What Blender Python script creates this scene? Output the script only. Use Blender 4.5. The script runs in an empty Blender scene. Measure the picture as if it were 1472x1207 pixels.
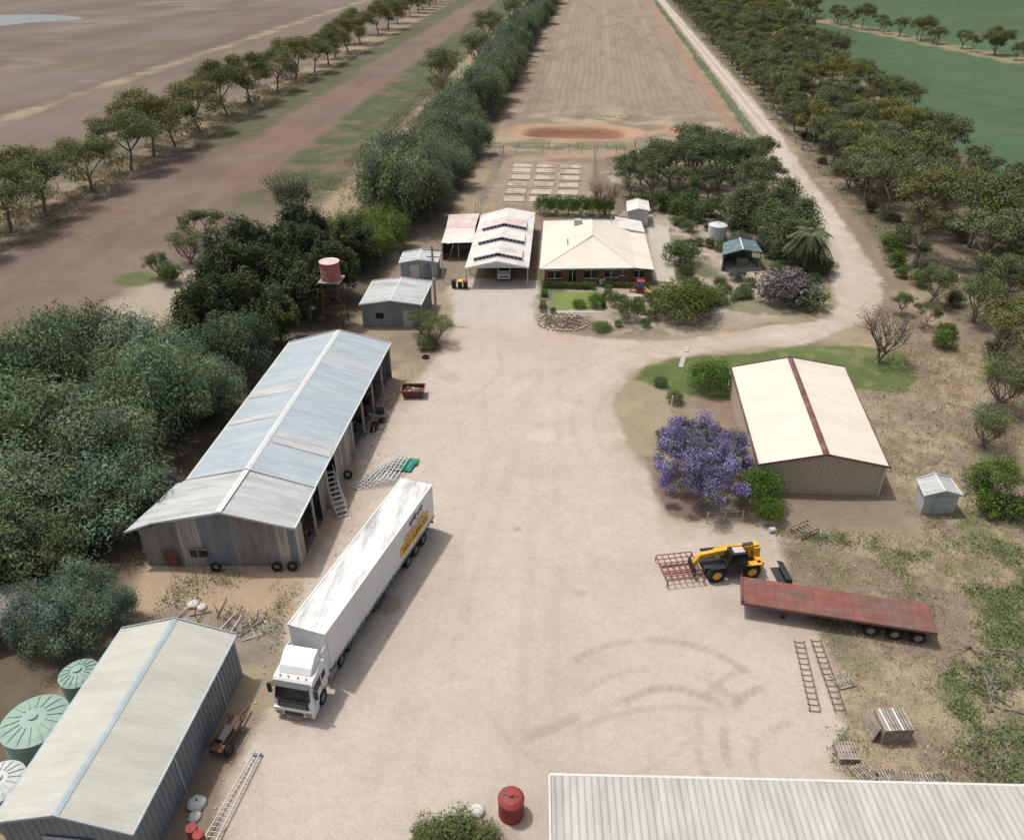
import bpy, math, random
import numpy as np
from mathutils import Vector, Matrix
random.seed(7)
scene=bpy.context.scene
COL=scene.collection

# ------------------------------------------------------------------ materials
def principled(name):
    m=bpy.data.materials.new(name); m.use_nodes=True
    nt=m.node_tree; b=nt.nodes['Principled BSDF']
    return m,nt,b
def mat(name,c,rough=0.7,metal=0.0,var=0.18,scale=1.5,c2=None,c2amt=0.5,bump=0.0,bscale=20,spec=0.3,stretch=(1,1,1)):
    m,nt,b=principled(name); N=nt.nodes; Lk=nt.links
    tc=N.new('ShaderNodeTexCoord'); mp=N.new('ShaderNodeMapping'); mp.inputs['Scale'].default_value=stretch
    Lk.new(tc.outputs['Object'],mp.inputs['Vector'])
    n=N.new('ShaderNodeTexNoise'); n.inputs['Scale'].default_value=scale; n.inputs['Detail'].default_value=7; n.inputs['Roughness'].default_value=0.65
    Lk.new(mp.outputs[0],n.inputs['Vector'])
    r=N.new('ShaderNodeMapRange'); r.inputs[1].default_value=0.3; r.inputs[2].default_value=0.7; r.inputs[3].default_value=1-var; r.inputs[4].default_value=1+var
    Lk.new(n.outputs[0],r.inputs[0])
    mul=N.new('ShaderNodeVectorMath'); mul.operation='SCALE'
    Lk.new(r.outputs[0],mul.inputs['Scale'])
    if c2:
        n2=N.new('ShaderNodeTexNoise'); n2.inputs['Scale'].default_value=scale*0.45; n2.inputs['Detail'].default_value=9; n2.inputs['Roughness'].default_value=0.7
        Lk.new(mp.outputs[0],n2.inputs['Vector'])
        r2=N.new('ShaderNodeMapRange'); r2.inputs[1].default_value=0.62-0.3*c2amt; r2.inputs[2].default_value=0.74-0.2*c2amt
        Lk.new(n2.outputs[0],r2.inputs[0])
        mx=N.new('ShaderNodeMix'); mx.data_type='RGBA'; mx.inputs[6].default_value=(*c,1); mx.inputs[7].default_value=(*c2,1)
        Lk.new(r2.outputs[0],mx.inputs[0]); Lk.new(mx.outputs[2],mul.inputs[0])
    else: mul.inputs[0].default_value=c
    Lk.new(mul.outputs[0],b.inputs['Base Color'])
    b.inputs['Roughness'].default_value=rough; b.inputs['Metallic'].default_value=metal; b.inputs['Specular IOR Level'].default_value=spec
    if bump>0:
        n3=N.new('ShaderNodeTexNoise'); n3.inputs['Scale'].default_value=bscale; n3.inputs['Detail'].default_value=5
        Lk.new(tc.outputs['Object'],n3.inputs['Vector'])
        bp=N.new('ShaderNodeBump'); bp.inputs['Strength'].default_value=bump; bp.inputs['Distance'].default_value=0.05
        Lk.new(n3.outputs[0],bp.inputs['Height']); Lk.new(bp.outputs[0],b.inputs['Normal'])
    return m

M={}
M['zinc']=mat('zinc_sheet',(0.33,0.385,0.41),0.6,0.05,0.12,0.9,c2=(0.40,0.435,0.44),c2amt=.5,stretch=(.35,2.5,1))
M['zinc_pale']=mat('pale_zinc_sheet',(0.44,0.445,0.435),0.6,0.05,0.16,0.9,c2=(0.32,0.32,0.30),stretch=(.35,2.5,1))
M['cream']=mat('cream_roof_sheet',(0.64,0.58,0.475),0.65,0,0.05,0.5,c2=(0.57,0.51,0.415),c2amt=.45,stretch=(.5,1.5,1))
M['white_roof']=mat('white_roof_sheet',(0.62,0.58,0.53),0.65,0,0.10,0.5,c2=(0.48,0.43,0.38),c2amt=.45)
M['pink_roof']=mat('faded_pink_roof',(0.55,0.42,0.38),0.65,0,0.14,1,c2=(0.61,0.55,0.50),c2amt=.55)
M['sage']=mat('sage_roof_sheet',(0.44,0.435,0.375),0.65,0,0.09,0.7,c2=(0.385,0.375,0.315),c2amt=.5,stretch=(.4,2,1))
M['rib']=mat('ribbed_roof_sheet',(0.43,0.415,0.38),0.65,0,0.10,0.8,c2=(0.35,0.335,0.30),c2amt=.5,stretch=(2,.4,1))
M['bluegrey']=mat('bluegrey_wall_sheet',(0.20,0.225,0.24),0.65,0,0.12,0.8,c2=(0.16,0.17,0.17),stretch=(1,1,.3))
M['oldwall']=mat('weathered_wall_sheet',(0.25,0.235,0.22),0.75,0,0.25,1.2,c2=(0.17,0.135,0.11),c2amt=.6,stretch=(2,2,.25))
M['oldwall2']=mat('weathered_pale_sheet',(0.40,0.37,0.33),0.75,0,0.15,1.2,c2=(0.27,0.24,0.2),stretch=(2,2,.25))
M['creamwall']=mat('beige_wall_sheet',(0.43,0.36,0.27),0.7,0,0.07,1,stretch=(1,1,.3))
M['trimpale']=mat('pale_trim',(0.55,0.55,0.52),0.6,0,0.08)
M['ridgered']=mat('dark_red_capping',(0.14,0.055,0.05),0.6,0,0.3,1.2,c2=(0.22,0.14,0.13))
M['brick']=mat('red_brown_brick',(0.22,0.105,0.075),0.9,0,0.25,6)
M['glass']=mat('dark_glass',(0.012,0.014,0.016),0.12,0,0.05,spec=0.45)
M['dark']=mat('dark_void',(0.02,0.02,0.02),0.9)
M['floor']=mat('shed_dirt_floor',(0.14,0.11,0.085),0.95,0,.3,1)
M['timber']=mat('grey_timber',(0.33,0.29,0.24),0.9,0,0.3,3,c2=(0.22,0.18,0.14))
M['steel']=mat('galv_steel',(0.42,0.42,0.41),0.5,0.2,0.15)
M['rust']=mat('rust_steel',(0.14,0.065,0.045),0.85,0,0.3,2.5,c2=(0.09,0.055,0.045))
M['rustdeck']=mat('rust_red_deck',(0.21,0.078,0.06),0.85,0,0.22,0.9,c2=(0.15,0.095,0.08),c2amt=.65,stretch=(1,2,1))
M['whitepaint']=mat('white_paint',(0.72,0.72,0.71),0.35,0,0.05,1,spec=.5)
M['curtain']=mat('white_curtain',(0.72,0.72,0.71),0.55,0,0.05,1.2,c2=(0.62,0.61,0.59),c2amt=.3,stretch=(1,1,.4))
M['trailroof']=mat('trailer_roof_skin',(0.70,0.69,0.66),0.5,0,0.07,1.1,c2=(0.33,0.32,0.305),c2amt=.62,stretch=(1.8,.35,1))
M['tyre']=mat('tyre_rubber',(0.022,0.021,0.02),0.85,0,0.2,4)
M['chassis']=mat('chassis_dark',(0.04,0.04,0.042),0.6)
M['rim']=mat('wheel_rim',(0.28,0.27,0.26),0.5,0.3)
M['yellow']=mat('yellow_paint',(0.66,0.35,0.035),0.5,0,0.15,2,c2=(.45,.27,.08),c2amt=.25,spec=.4)
M['signyellow']=mat('sign_yellow',(0.76,0.46,0.04),0.5,0,0.03)
M['redpaint']=mat('red_paint',(0.27,0.045,0.04),0.65,0,0.2,3,c2=(0.18,0.06,0.05))
M['redframe']=mat('faded_red_frame',(0.26,0.085,0.08),0.7,0,0.2,3,c2=(0.3,0.16,0.13))
M['black']=mat('black_paint',(0.02,0.02,0.02),0.5)
M['polygreen']=mat('green_poly',(0.25,0.35,0.285),0.55,0,0.08,2)
M['polywhite']=mat('white_poly',(0.48,0.51,0.48),0.55,0,0.08,2)
M['faded_red']=mat('faded_red_tank',(0.36,0.13,0.11),0.75,0,0.2,2,c2=(0.43,0.25,0.22))
M['teal']=mat('teal_roof',(0.09,0.14,0.15),0.6,0,0.2,2,c2=(0.20,0.25,0.26))
M['concrete']=mat('pale_concrete',(0.38,0.345,0.30),0.9,0,0.15,1.5)
M['stone']=mat('edging_stone',(0.36,0.31,0.26),0.9,0,0.3,3)
M['tarp']=mat('green_tarp',(0.03,0.24,0.17),0.5,0,0.25,3)
M['bluep']=mat('blue_plastic',(0.04,0.12,0.5),0.4)
M['orange']=mat('orange_paint',(0.6,0.14,0.03),0.5)
M['bark']=mat('bark',(0.19,0.155,0.12),0.95,0,0.35,3,c2=(0.28,0.24,0.2))
M['whitebag']=mat('white_sack',(0.56,0.55,0.52),0.8,0,0.1,5,bump=.6,bscale=8)

def leafmat(name,c,tl=0.22):
    m=bpy.data.materials.new(name); m.use_nodes=True; nt=m.node_tree; N=nt.nodes; Lk=nt.links; N.clear()
    out=N.new('ShaderNodeOutputMaterial'); at=N.new('ShaderNodeAttribute'); at.attribute_name='tint'
    oi=N.new('ShaderNodeObjectInfo')
    m2=N.new('ShaderNodeVectorMath'); m2.operation='MULTIPLY'; Lk.new(at.outputs['Color'],m2.inputs[0]); Lk.new(oi.outputs['Color'],m2.inputs[1])
    d=N.new('ShaderNodeBsdfDiffuse'); t=N.new('ShaderNodeBsdfTranslucent')
    Lk.new(m2.outputs[0],d.inputs[0]); Lk.new(m2.outputs[0],t.inputs[0])
    mx=N.new('ShaderNodeMixShader'); mx.inputs[0].default_value=tl; Lk.new(d.outputs[0],mx.inputs[1]); Lk.new(t.outputs[0],mx.inputs[2])
    Lk.new(mx.outputs[0],out.inputs[0]); return m
M['leaf']=leafmat('foliage',(1,1,1))

# ------------------------------------------------------------------ mesh builder
class MB:
    def __init__(s,tf=None): s.v=[];s.f=[];s.m=[];s.mats=[];s.tf=tf
    def mi(s,k):
        if k not in s.mats: s.mats.append(k)
        return s.mats.index(k)
    def add(s,vs,fs,k):
        o=len(s.v); i=s.mi(k)
        for v in vs:
            v=Vector(v); s.v.append(s.tf@v if s.tf else v)
        for f in fs: s.f.append([a+o for a in f]); s.m.append(i)
    def box(s,c,d,k,rot=0,rx=0,ry=0):
        x,y,z=[a/2 for a in d]; R=Matrix.Rotation(rot,3,'Z')@Matrix.Rotation(ry,3,'Y')@Matrix.Rotation(rx,3,'X'); c=Vector(c)
        vs=[c+R@Vector((sx*x,sy*y,sz*z)) for sx in(-1,1) for sy in(-1,1) for sz in(-1,1)]
        s.add(vs,[(0,1,3,2),(4,6,7,5),(0,4,5,1),(2,3,7,6),(0,2,6,4),(1,5,7,3)],k)
    def beam(s,p,q,w,h,k):
        p=Vector(p);q=Vector(q);d=(q-p).normalized(); up=Vector((0,0,1)) if abs(d.z)<.95 else Vector((0,1,0))
        a=d.cross(up).normalized()*w/2; b=a.normalized().cross(d).normalized()*h/2
        vs=[p-a-b,p+a-b,p+a+b,p-a+b,q-a-b,q+a-b,q+a+b,q-a+b]
        s.add(vs,[(3,2,1,0),(4,5,6,7),(0,1,5,4),(1,2,6,5),(2,3,7,6),(3,0,4,7)],k)
    def lathe(s,c,ax,prof,k,n=20,caps=True):
        c=Vector(c);ax=Vector(ax).normalized(); t=Vector((1,0,0)) if abs(ax.x)<.9 else Vector((0,1,0))
        a=ax.cross(t).normalized(); b=ax.cross(a)
        vs=[];fs=[]
        for r,h in prof:
            for i in range(n):
                w=2*math.pi*i/n; vs.append(c+ax*h+(a*math.cos(w)+b*math.sin(w))*r)
        for j in range(len(prof)-1):
            for i in range(n):
                fs.append((j*n+i,j*n+(i+1)%n,(j+1)*n+(i+1)%n,(j+1)*n+i))
        if caps:
            fs.append(tuple(range(n))[::-1]); fs.append(tuple((len(prof)-1)*n+i for i in range(n)))
        s.add(vs,fs,k)
    def cyl(s,p,q,r1,r2,k,n=10):
        p=Vector(p);q=Vector(q); s.lathe(p,q-p,[(r1,0),(r2,(q-p).length)],k,n)
    def poly(s,vs,k): s.add(vs,[tuple(range(len(vs)))],k)
    def prism(s,prof,x0,x1,k):
        n=len(prof); vs=[(x0,y,z) for y,z in prof]+[(x1,y,z) for y,z in prof]
        fs=[tuple(range(n))[::-1],tuple(range(n,2*n))]+[(i,(i+1)%n,n+(i+1)%n,n+i) for i in range(n)]
        s.add(vs,fs,k)
    def corr(s,A,B,C,D,k,pitch=.3,amp=.02,nt=1):
        A,B,C,D=map(Vector,(A,B,C,D)); L=max((B-A).length,(C-D).length); n=max(2,int(L/pitch)*4)
        vs=[];fs=[]
        pr=[0,1,1,0]
        for j in range(nt+1):
            t=j/nt
            for i in range(n+1):
                u=i/n; p=(A.lerp(B,u)).lerp(D.lerp(C,u),t); p=p+Vector((0,0,amp*pr[i%4])); vs.append(p)
        for j in range(nt):
            for i in range(n): fs.append((j*(n+1)+i,j*(n+1)+i+1,(j+1)*(n+1)+i+1,(j+1)*(n+1)+i))
        s.add(vs,fs,k)
    def wheel(s,c,ax,r,w,rim='rim'):
        s.lathe(Vector(c)-Vector(ax).normalized()*w/2,ax,[(r*.55,0),(r*.92,0),(r,w*.18),(r,w*.82),(r*.92,w),(r*.55,w),(r*.5,w*.8),(.01,w*.78)],'tyre',20,False)
        s.lathe(Vector(c)-Vector(ax).normalized()*w/2,ax,[(r*.56,w*.05),(r*.5,w*.02),(.02,.03)],rim,16,False)
        s.lathe(Vector(c)-Vector(ax).normalized()*w/2,ax,[(r*.56,w*.97),(r*.5,w*.93),(r*.3,w*.9),(r*.25,w*1.0),(.01,w*1.0)],rim,16,False)
    def obj(s,name,parent=None,bevel=0,smooth=False):
        me=bpy.data.meshes.new(name); me.from_pydata([tuple(v) for v in s.v],[],s.f); 
        for k in s.mats: me.materials.append(M[k])
        me.polygons.foreach_set('material_index',s.m); 
        if smooth: me.polygons.foreach_set('use_smooth',[True]*len(s.f))
        me.update()
        o=bpy.data.objects.new(name,me); COL.objects.link(o)
        if parent: o.parent=parent
        if bevel:
            b=o.modifiers.new('bevel','BEVEL'); b.width=bevel; b.segments=2; b.limit_method='ANGLE'; b.angle_limit=math.radians(40)
        return o
def empty(name):
    o=bpy.data.objects.new(name,None); COL.objects.link(o); o.empty_display_size=.5; return o
def TF(x,y,ang,z=0): return Matrix.Translation((x,y,z))@Matrix.Rotation(ang,4,'Z')

# ------------------------------------------------------------------ numpy noise
def hashn(ix,iy,seed):
    h=(ix.astype(np.int64)*374761393+iy.astype(np.int64)*668265263+seed*1442695041)&0x7fffffff
    h=((h^(h>>13))*1274126177)&0x7fffffff
    h=h^(h>>16)
    return (h&0xffff)/65535.0
def vnoise(x,y,seed=0):
    ix=np.floor(x);iy=np.floor(y);fx=x-ix;fy=y-iy;fx=fx*fx*(3-2*fx);fy=fy*fy*(3-2*fy)
    a=hashn(ix,iy,seed);b=hashn(ix+1,iy,seed);c=hashn(ix,iy+1,seed);d=hashn(ix+1,iy+1,seed)
    return (a*(1-fx)+b*fx)*(1-fy)+(c*(1-fx)+d*fx)*fy
def fbm(x,y,s,seed=0,o=4):
    r=0;a=.5;t=0
    for i in range(o):
        r=r+a*vnoise(x/s,y/s,seed+i*17);t+=a;a*=.55;s*=.48
    return r/t
def sdist(X,Y,P):
    P=np.array(P,float);n=len(P);d=np.full(X.shape,1e9);ins=np.zeros(X.shape,bool)
    for i in range(n):
        ax,ay=P[i];bx,by=P[(i+1)%n];ex,ey=bx-ax,by-ay
        L=ex*ex+ey*ey
        if L<1e-9: continue
        t=np.clip(((X-ax)*ex+(Y-ay)*ey)/L,0,1)
        d=np.minimum(d,np.hypot(X-ax-t*ex,Y-ay-t*ey))
        c=((ay>Y)!=(by>Y))
        if ey!=0:
            xi=ax+(Y-ay)/ey*ex
            ins^=(c&(X<xi))
    return np.where(ins,d,-d)
def sm(a,lo,hi):
    t=np.clip((a-lo)/(hi-lo),0,1);return t*t*(3-2*t)

# ------------------------------------------------------------------ ground
def seg(*parts):
    out=[parts[0][0]]
    for a,b,st in parts:
        n=max(1,int(round((b-a)/st)))
        out+=list(a+(b-a)*(i+1)/n for i in range(n))
    return np.array(out)
xs=seg((-2500,-600,190),(-600,-200,12),(-200,-100,2),(-100,-45,.8),(-45,-20,.4),(-20,18,.17),(18,48,.28),(48,110,1),(110,220,4),(220,600,20),(600,2500,190))
ys=seg((-400,0,40),(0,18,2),(18,60,.17),(60,110,.32),(110,260,.7),(260,620,3),(620,1200,25),(1200,4000,200))
X,Y=np.meshgrid(xs,ys); sh=X.shape
YARD=[(-17,0),(-17,21.6),(-17.7,25.3),(-17.6,28.5),(-17.7,31),(-18.3,34.3),(-18.8,37.4),(-18.9,43),(-17.8,48.1),(-17.6,51.8),(-19.2,57.9),(-18.2,62.9),(-16.5,71.2),(-14.7,77.8),(-14.7,83.2),(-17.2,93.4),(-15.6,98),(-6,98),(-5.4,90),(-4.8,86.1),(-2.5,82.5),(2.3,81.7),(10.1,81.9),(16.7,84.6),(21.8,86.6),(27.8,88.7),(31.4,93.5),(33.2,102.7),(35.3,113.6),(35.6,133.4),(35.6,160),(38.3,184),(38.6,223),(38.9,332),(38.7,700),
 (43,700),(43.1,404),(43.5,297),(43.7,224),(43,184),(41.3,160.6),(41.0,134),(40.1,117),(39.4,103.3),(37.6,96.2),(33.6,89.2),(28.4,84.4),(22.5,81.8),(16.8,79.9),(9.8,77.6),(6,74.1),(3.9,67.4),(4.9,62.5),(6.3,56),(7,50.4),(9.9,49.3),(16.1,50.2),(16.4,47.1),(16.5,42.6),(17,38.5),(17.3,35.9),(16.6,31.7),(15.6,29.3),(16,20),(16,0)]
LAWN=[(5.7,72.5),(7.1,75.7),(11,78),(16.8,79.4),(23.1,81),(31.2,83.0),(36,81.7),(35.2,76),(33.3,72.2),(27.6,72.4),(15.4,69.2),(9.3,70)]
FLAWN=[(-3.5,94.6),(2.6,95.4),(2.6,89.8),(-3.2,89.3)]
PAD=[(-21,168),(-20.5,178),(-19.5,218),(-22,700),(35,700),(34,300),(33,209),(31,190),(20,172)]
n1=fbm(X,Y,6,1);n2=fbm(X,Y,1.5,2);n3=fbm(X,Y,30,3);n4=fbm(X,Y,.7,4,3);n5=fbm(X,Y,90,5)
nrow=fbm(X,Y*.08,2.2,81)
def L3(c): return np.array(c)[None,None,:]
def mixc(C,c,m):
    if not isinstance(c,np.ndarray): c=L3(c)
    return C*(1-m[...,None])+c*m[...,None]
straw=L3((.275,.225,.15)); dirt=L3((.205,.155,.115))
C=straw+(dirt-straw)*sm(n1,.35,.6)[...,None]
C=C*(.85+.3*n2[...,None])
# left fields
brown=L3((.165,.128,.103))*(.70+.40*n3[...,None]+.2*nrow[...,None])
mL=sm(-(X+94)+4*(n1-.5),-1.5,1.5)*sm((X+138)+4*(n1-.5),-1.5,1.5)
bb=mixc(np.broadcast_to(brown,C.shape),(.205,.168,.135),sm(n5,.45,.65)*.6)
bb=mixc(bb,(.115,.105,.072),sm(fbm(X,Y*.3,14,55),.50,.7)*.5)
C=mixc(C,bb,mL)
mLL=sm(-(X+143)+5*(n1-.5),-1.5,1.5)
C=mixc(C,bb*.95,mLL)
C=mixc(C,(.11,.09,.075),mLL*sm(np.sin(X*.09+n3*3),.5,.95)*.55)
C=mixc(C,(.26,.225,.19),mLL*sm(np.sin(X*.05+Y*.01+n3*5),.9,.99)*.35)
# between the gum row and the pepper row
ex=X+2.0*(n1-.5)*2
mI=sm(ex+85,-1.2,1.2)*sm(-(ex+np.where(Y<140,50,43)),-1.5,1.5)*sm(Y,-30,-10)
redb=mixc(np.broadcast_to(L3((.165,.125,.10)),C.shape)*(.70+.36*n1[...,None]+.24*nrow[...,None]),(.185,.11,.09),sm(n3,.42,.65)*.5)
redb=mixc(redb,(.23,.185,.14),sm(n5+.3*n2,.7,.9)*.5)
redb=mixc(redb,(.105,.085,.065),sm(fbm(X,Y*.25,7,57),.55,.75)*.4)
C=mixc(C,redb,mI)
gr=L3((.072,.09,.040))*(.6+.8*n2[...,None])
gm=sm(ex+84,-1,1)*sm(-(ex+74-6*(n3-.5)),-2,2)*sm(Y+30*(n3-.5),150,190)*.8
gm=np.maximum(gm,sm(ex+59,-2,1.5)*sm(-(ex+44),-1.5,1.5)*sm(Y+20*(n3-.5),112,140)*sm(-Y,-620,-560)*.92)
gm=np.maximum(gm,sm(n3,.56,.66)*sm(-(Y-110),-30,0)*mI*.55*sm(n2,.35,.55))
gm=gm*sm(n1+.4*n2,.42,.68)
C=mixc(C,gr,gm)
C=mixc(C,(.37,.31,.24),sm(sdist(X,Y,[(-58,76),(-48,78),(-44,96),(-47,106),(-56,96)])+6*(n1-.5),-2,2)*.75)
C=mixc(C,L3((.085,.115,.04))*(.7+.6*n2[...,None]),sm(1-np.hypot((X+58.5)/3.2,(Y-94)/2.6)+(n1-.5),0,.4)*.8)
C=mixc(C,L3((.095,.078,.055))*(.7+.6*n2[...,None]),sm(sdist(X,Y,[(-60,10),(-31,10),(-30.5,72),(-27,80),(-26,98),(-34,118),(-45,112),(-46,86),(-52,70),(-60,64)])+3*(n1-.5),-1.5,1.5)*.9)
C=mixc(C,L3((.24,.195,.13))*(.7+.6*n2[...,None]),sm(3.8-np.abs(X+88.5)+4*(n1-.5),-1,1)*.8)
C=mixc(C,L3((.28,.225,.15))*(.75+.5*n1[...,None]),sm(5.5-np.abs(X+38)+2*(n1-.5),-1,1)*sm(Y,118,125)*.8)
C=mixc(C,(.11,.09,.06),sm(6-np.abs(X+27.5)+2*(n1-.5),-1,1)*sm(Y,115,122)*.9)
# central paddock
dp=sdist(X,Y,PAD)+1.2*(n1-.5)*2
rows=.5+.5*np.sin(X*2*math.pi/1.9+.8*(n3-.5)*6)
pc=L3((.25,.195,.143))*(.82+.22*n1[...,None]+.14*(rows*sm(Y,200,230))[...,None]+.12*(n3[...,None]-.5))
pc=mixc(pc,(.33,.27,.185),sm(n1,.45,.65)*sm(-(Y-205),-25,5)*.85)
pc=mixc(pc,(.30,.245,.18),sm(np.abs(((X-6)/9)%2-1),.8,.95)*.5*sm(Y,210,240))
pc=mixc(pc,(.175,.14,.105),sm(fbm(X*3,Y*.6,9,61),.5,.7)*.5)
C=mixc(C,pc,sm(dp,-1,1))
edge=sm(X-31.4-(n1-.5)*3,0,.8)*sm(-(X-35.2),0,.8)*sm(Y,178,188)
C=mixc(C,(.31,.18,.12),edge*.75*sm(n2+.3*n1,.4,.7))
C=mixc(C,L3((.085,.115,.05))*(.7+.6*n2[...,None]),sm(1.3-np.abs(X-36.9)+1.2*(n1-.5),-.3,.6)*sm(Y,182,190)*.85)
# dam pit
pr=(np.abs((X+3)/12.5)**2.6+np.abs((Y-186)/6.5)**2.6)**(1/2.6)
C=mixc(C,(.36,.235,.15),sm(1.35-pr+.5*(n1-.5),-.05,.2))
C=mixc(C,(.25,.135,.085),sm(.95-pr+.2*(n1-.5),-.05,.12))
C=mixc(C,L3((.28,.17,.11)),sm(.6-pr+.2*(n1-.5),-.05,.12)*.7)
C=mixc(C,L3((.34,.235,.165)),sm(1-np.abs(Y-167-1.5*np.sin(X*.12))/4+ (n1-.5),0,.5)*sm(16-np.abs(X-5),0,4)*.7)
C=mixc(C,L3((.36,.22,.14)),sm(1-np.hypot((X-20)/7,(Y-190)/6)+(n1-.5),0,.4)*.8)
C=mixc(C,L3((.10,.13,.05)),sm(n2,.4,.6)*sm(1-np.abs(Y-173)/4,0,.5)*sm(30-np.abs(X-3),0,6)*.8)
C=mixc(C,L3((.12,.14,.06)),sm(n2,.45,.6)*sm(1-np.abs(Y-203)/4,0,.5)*sm(9-np.abs(X-4),0,4)*.8)
# vegetable bed yard
vb=sm(sdist(X,Y,[(-17.5,131),(.5,131),(1,160),(-16.5,160)]),-.5,.5)
C=mixc(C,L3((.26,.205,.15))*(.7+.6*n2[...,None]),vb)
bx=((X+14.6)/4.6);by=((Y-132.5)/4.6)
inb=(np.abs(bx-np.floor(bx)-.5)<.41)&(np.abs(by-np.floor(by)-.5)<.41)&(X>-14.6)&(X<-.8)&(Y>132.5)&(Y<158)
C=mixc(C,L3((.42,.36,.28))*(.8+.4*n2[...,None]),inb*1.0*vb*sm(n1+.6*n4,.45,.85))
# house garden
g=sm(sdist(X,Y,[(-6,84),(12,83),(22,88),(30,93),(33,104),(34,125),(33,150),(20,165),(4,165),(4,128),(-6,128)])+1.0*(n1-.5),-.5,.5)
gc=mixc(np.broadcast_to(L3((.32,.265,.205)),C.shape)*(.7+.6*n2[...,None]),(.13,.105,.075),sm(n1,.45,.58)*.85)
gc=mixc(gc,(.09,.12,.045),sm(fbm(X,Y,4,71),.50,.60)*.6)
C=mixc(C,gc,g)
C=mixc(C,(.41,.365,.31),sm(sdist(X,Y,[(9.5,100),(12.5,99),(13.2,122),(10,124)])+.3*(n2-.5),-.2,.2))
C=mixc(C,L3((.22,.175,.13)),sm(sdist(X,Y,[(-26,96),(-15.5,96),(-16,128),(-27,124)]),-1,1))
# right dirt
rd=sdist(X,Y,[(13,10),(80,10),(60,60),(46,84),(36,90),(33,74),(27,72),(27,50),(14,49)])
rc=mixc(np.broadcast_to(L3((.235,.18,.135)),C.shape)*(.68+.64*n2[...,None]),(.33,.27,.18),sm(n1+.3*(n4-.5),.40,.58)*.85)
rc=mixc(rc,(.13,.105,.08),sm(fbm(X,Y,3,37),.55,.7)*.5)
gpat=fbm(X,Y,5,31)
rc=mixc(rc,L3((.10,.13,.05))*(.6+.8*n4[...,None]),sm(gpat,.48,.60)*sm(52-Y+4*(n1-.5),-3,2)*sm(n2,.25,.5)*.85)
rc=mixc(rc,L3((.11,.13,.055))*(.6+.8*n4[...,None]),sm(n2+.3*n4,.68,.8)*.5)
C=mixc(C,rc,sm(rd,-1.5,1.5))
C=mixc(C,(.28,.20,.15),sm(sdist(X,Y,[(33.5,71),(41,72),(38,80),(34,77)])+2*(n1-.5),-1,1)*.6)
# right woods and crop field
def woodx(y): return 73+np.maximum(0,y-180)*.075
wd=np.minimum(np.minimum(X-44.5,woodx(Y)+4-X+np.where(Y<138,12,0)),Y-85)+2*(n1-.5)
wc=L3((.185,.15,.108))*(.65+.7*n2[...,None]); wc=mixc(wc,(.10,.11,.058),sm(n1,.46,.6)*.6)
C=mixc(C,wc,sm(wd,-2,1))
gfd=X-(woodx(Y)+3)+2*(n1-.5)
green=L3((.066,.105,.056))*(.85+.3*n1[...,None]+.25*(n3[...,None]-.5)+.25*(n5[...,None]-.5))
gmk=sm(gfd,-1,1)*sm(Y+4*(n1-.5),138,144)
C=mixc(C,green,gmk)
hedge=np.abs((X-114)*.966+(Y-430)*.259)
C=mixc(C,(.24,.20,.12),sm(6-hedge,-1,1)*gmk*.9)
# dirt beside sheds on the left
C=mixc(C,L3((.35,.265,.185))*(.85+.3*n2[...,None]),sm(sdist(X,Y,[(-30,36.5),(-18,36.5),(-18,41.5),(-16.5,47),(-18.5,72),(-28,72),(-31,41)])+1*(n1-.5),-.5,.5)*.85)
C=mixc(C,L3((.21,.18,.145))*(.5+1.0*n2[...,None]),sm(sdist(X,Y,[(-27,32.5),(-18,32.5),(-18,36.8),(-27,37)])+1*(n1-.5),-.5,.5)*.85)
# lawn
dl=sdist(X,Y,LAWN)+.9*(n1-.5)*2+.4*(n4-.5)
lc=L3((.10,.132,.045))*(.65+.7*n1[...,None]); lc=mixc(lc,(.22,.19,.10),sm(n2,.52,.72)*.55)
mlawn=sm(dl,-.35,.35); C=mixc(C,lc,mlawn)
dfl=sdist(X,Y,FLAWN); mfl=sm(dfl,-.15,.15); C=mixc(C,L3((.15,.195,.06))*(.8+.4*n2[...,None]),mfl)
C=mixc(C,(.17,.12,.10),sm(1-np.hypot((X-8.6)/2.8,(Y-52.5)/4.5)+.6*(n2-.5),0,.3)*.8)
# yard gravel
dy=sdist(X,Y,YARD)+1.2*(n1-.5)*2+.7*(n4-.5)
myard=sm(dy,-.5,.5)
yc=L3((.435,.375,.315))*(.95+.08*n1[...,None]+.07*(n4[...,None]-.5)+.05*(n2[...,None]-.5))
yc=mixc(yc,(.50,.445,.38),sm(n3+.35*n2,.55,.85)*.5)
yc=mixc(yc,(.365,.30,.24),sm(fbm(X,Y,9,41)+.25*n2,.60,.9)*.42)
yc=mixc(yc,(.38,.285,.24),sm(1-np.hypot((X+3)/9,(Y-80)/7)+(n1-.5)*.8,0,.8)*.5)
yc=mixc(yc,(.35,.275,.205),(1-sm(dy,.3,3.0))*.6*sm(n2,.3,.6))
yc=mixc(yc,(.41,.375,.335),sm(sdist(X,Y,[(-16,84),(-5.2,84),(-5,99),(-16,99)]),-.3,.3)*.7)
for (sx,sy,r,a) in [(-12.3,38.8,1.3,.6),(-4,47.6,.35,.6),(-3,61,1.6,-.4),(3,44,1.2,.15),(-9,30,1.4,.12),(-3.5,23,2.2,.4),(11,41,1.5,.25),(-12,55,1.2,.15),(-13,71,1.6,.25),(1,41,.5,.25),(-8,44,.6,.2),(10,33,1,.15),(-2,66,2.5,-.25)]:
    k=sm(1-np.hypot(X-sx,Y-sy)/r+.9*(n2-.5),0,.6)
    yc=mixc(yc,(.25,.19,.13) if a>0 else (.56,.51,.455),k*abs(a))
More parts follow.
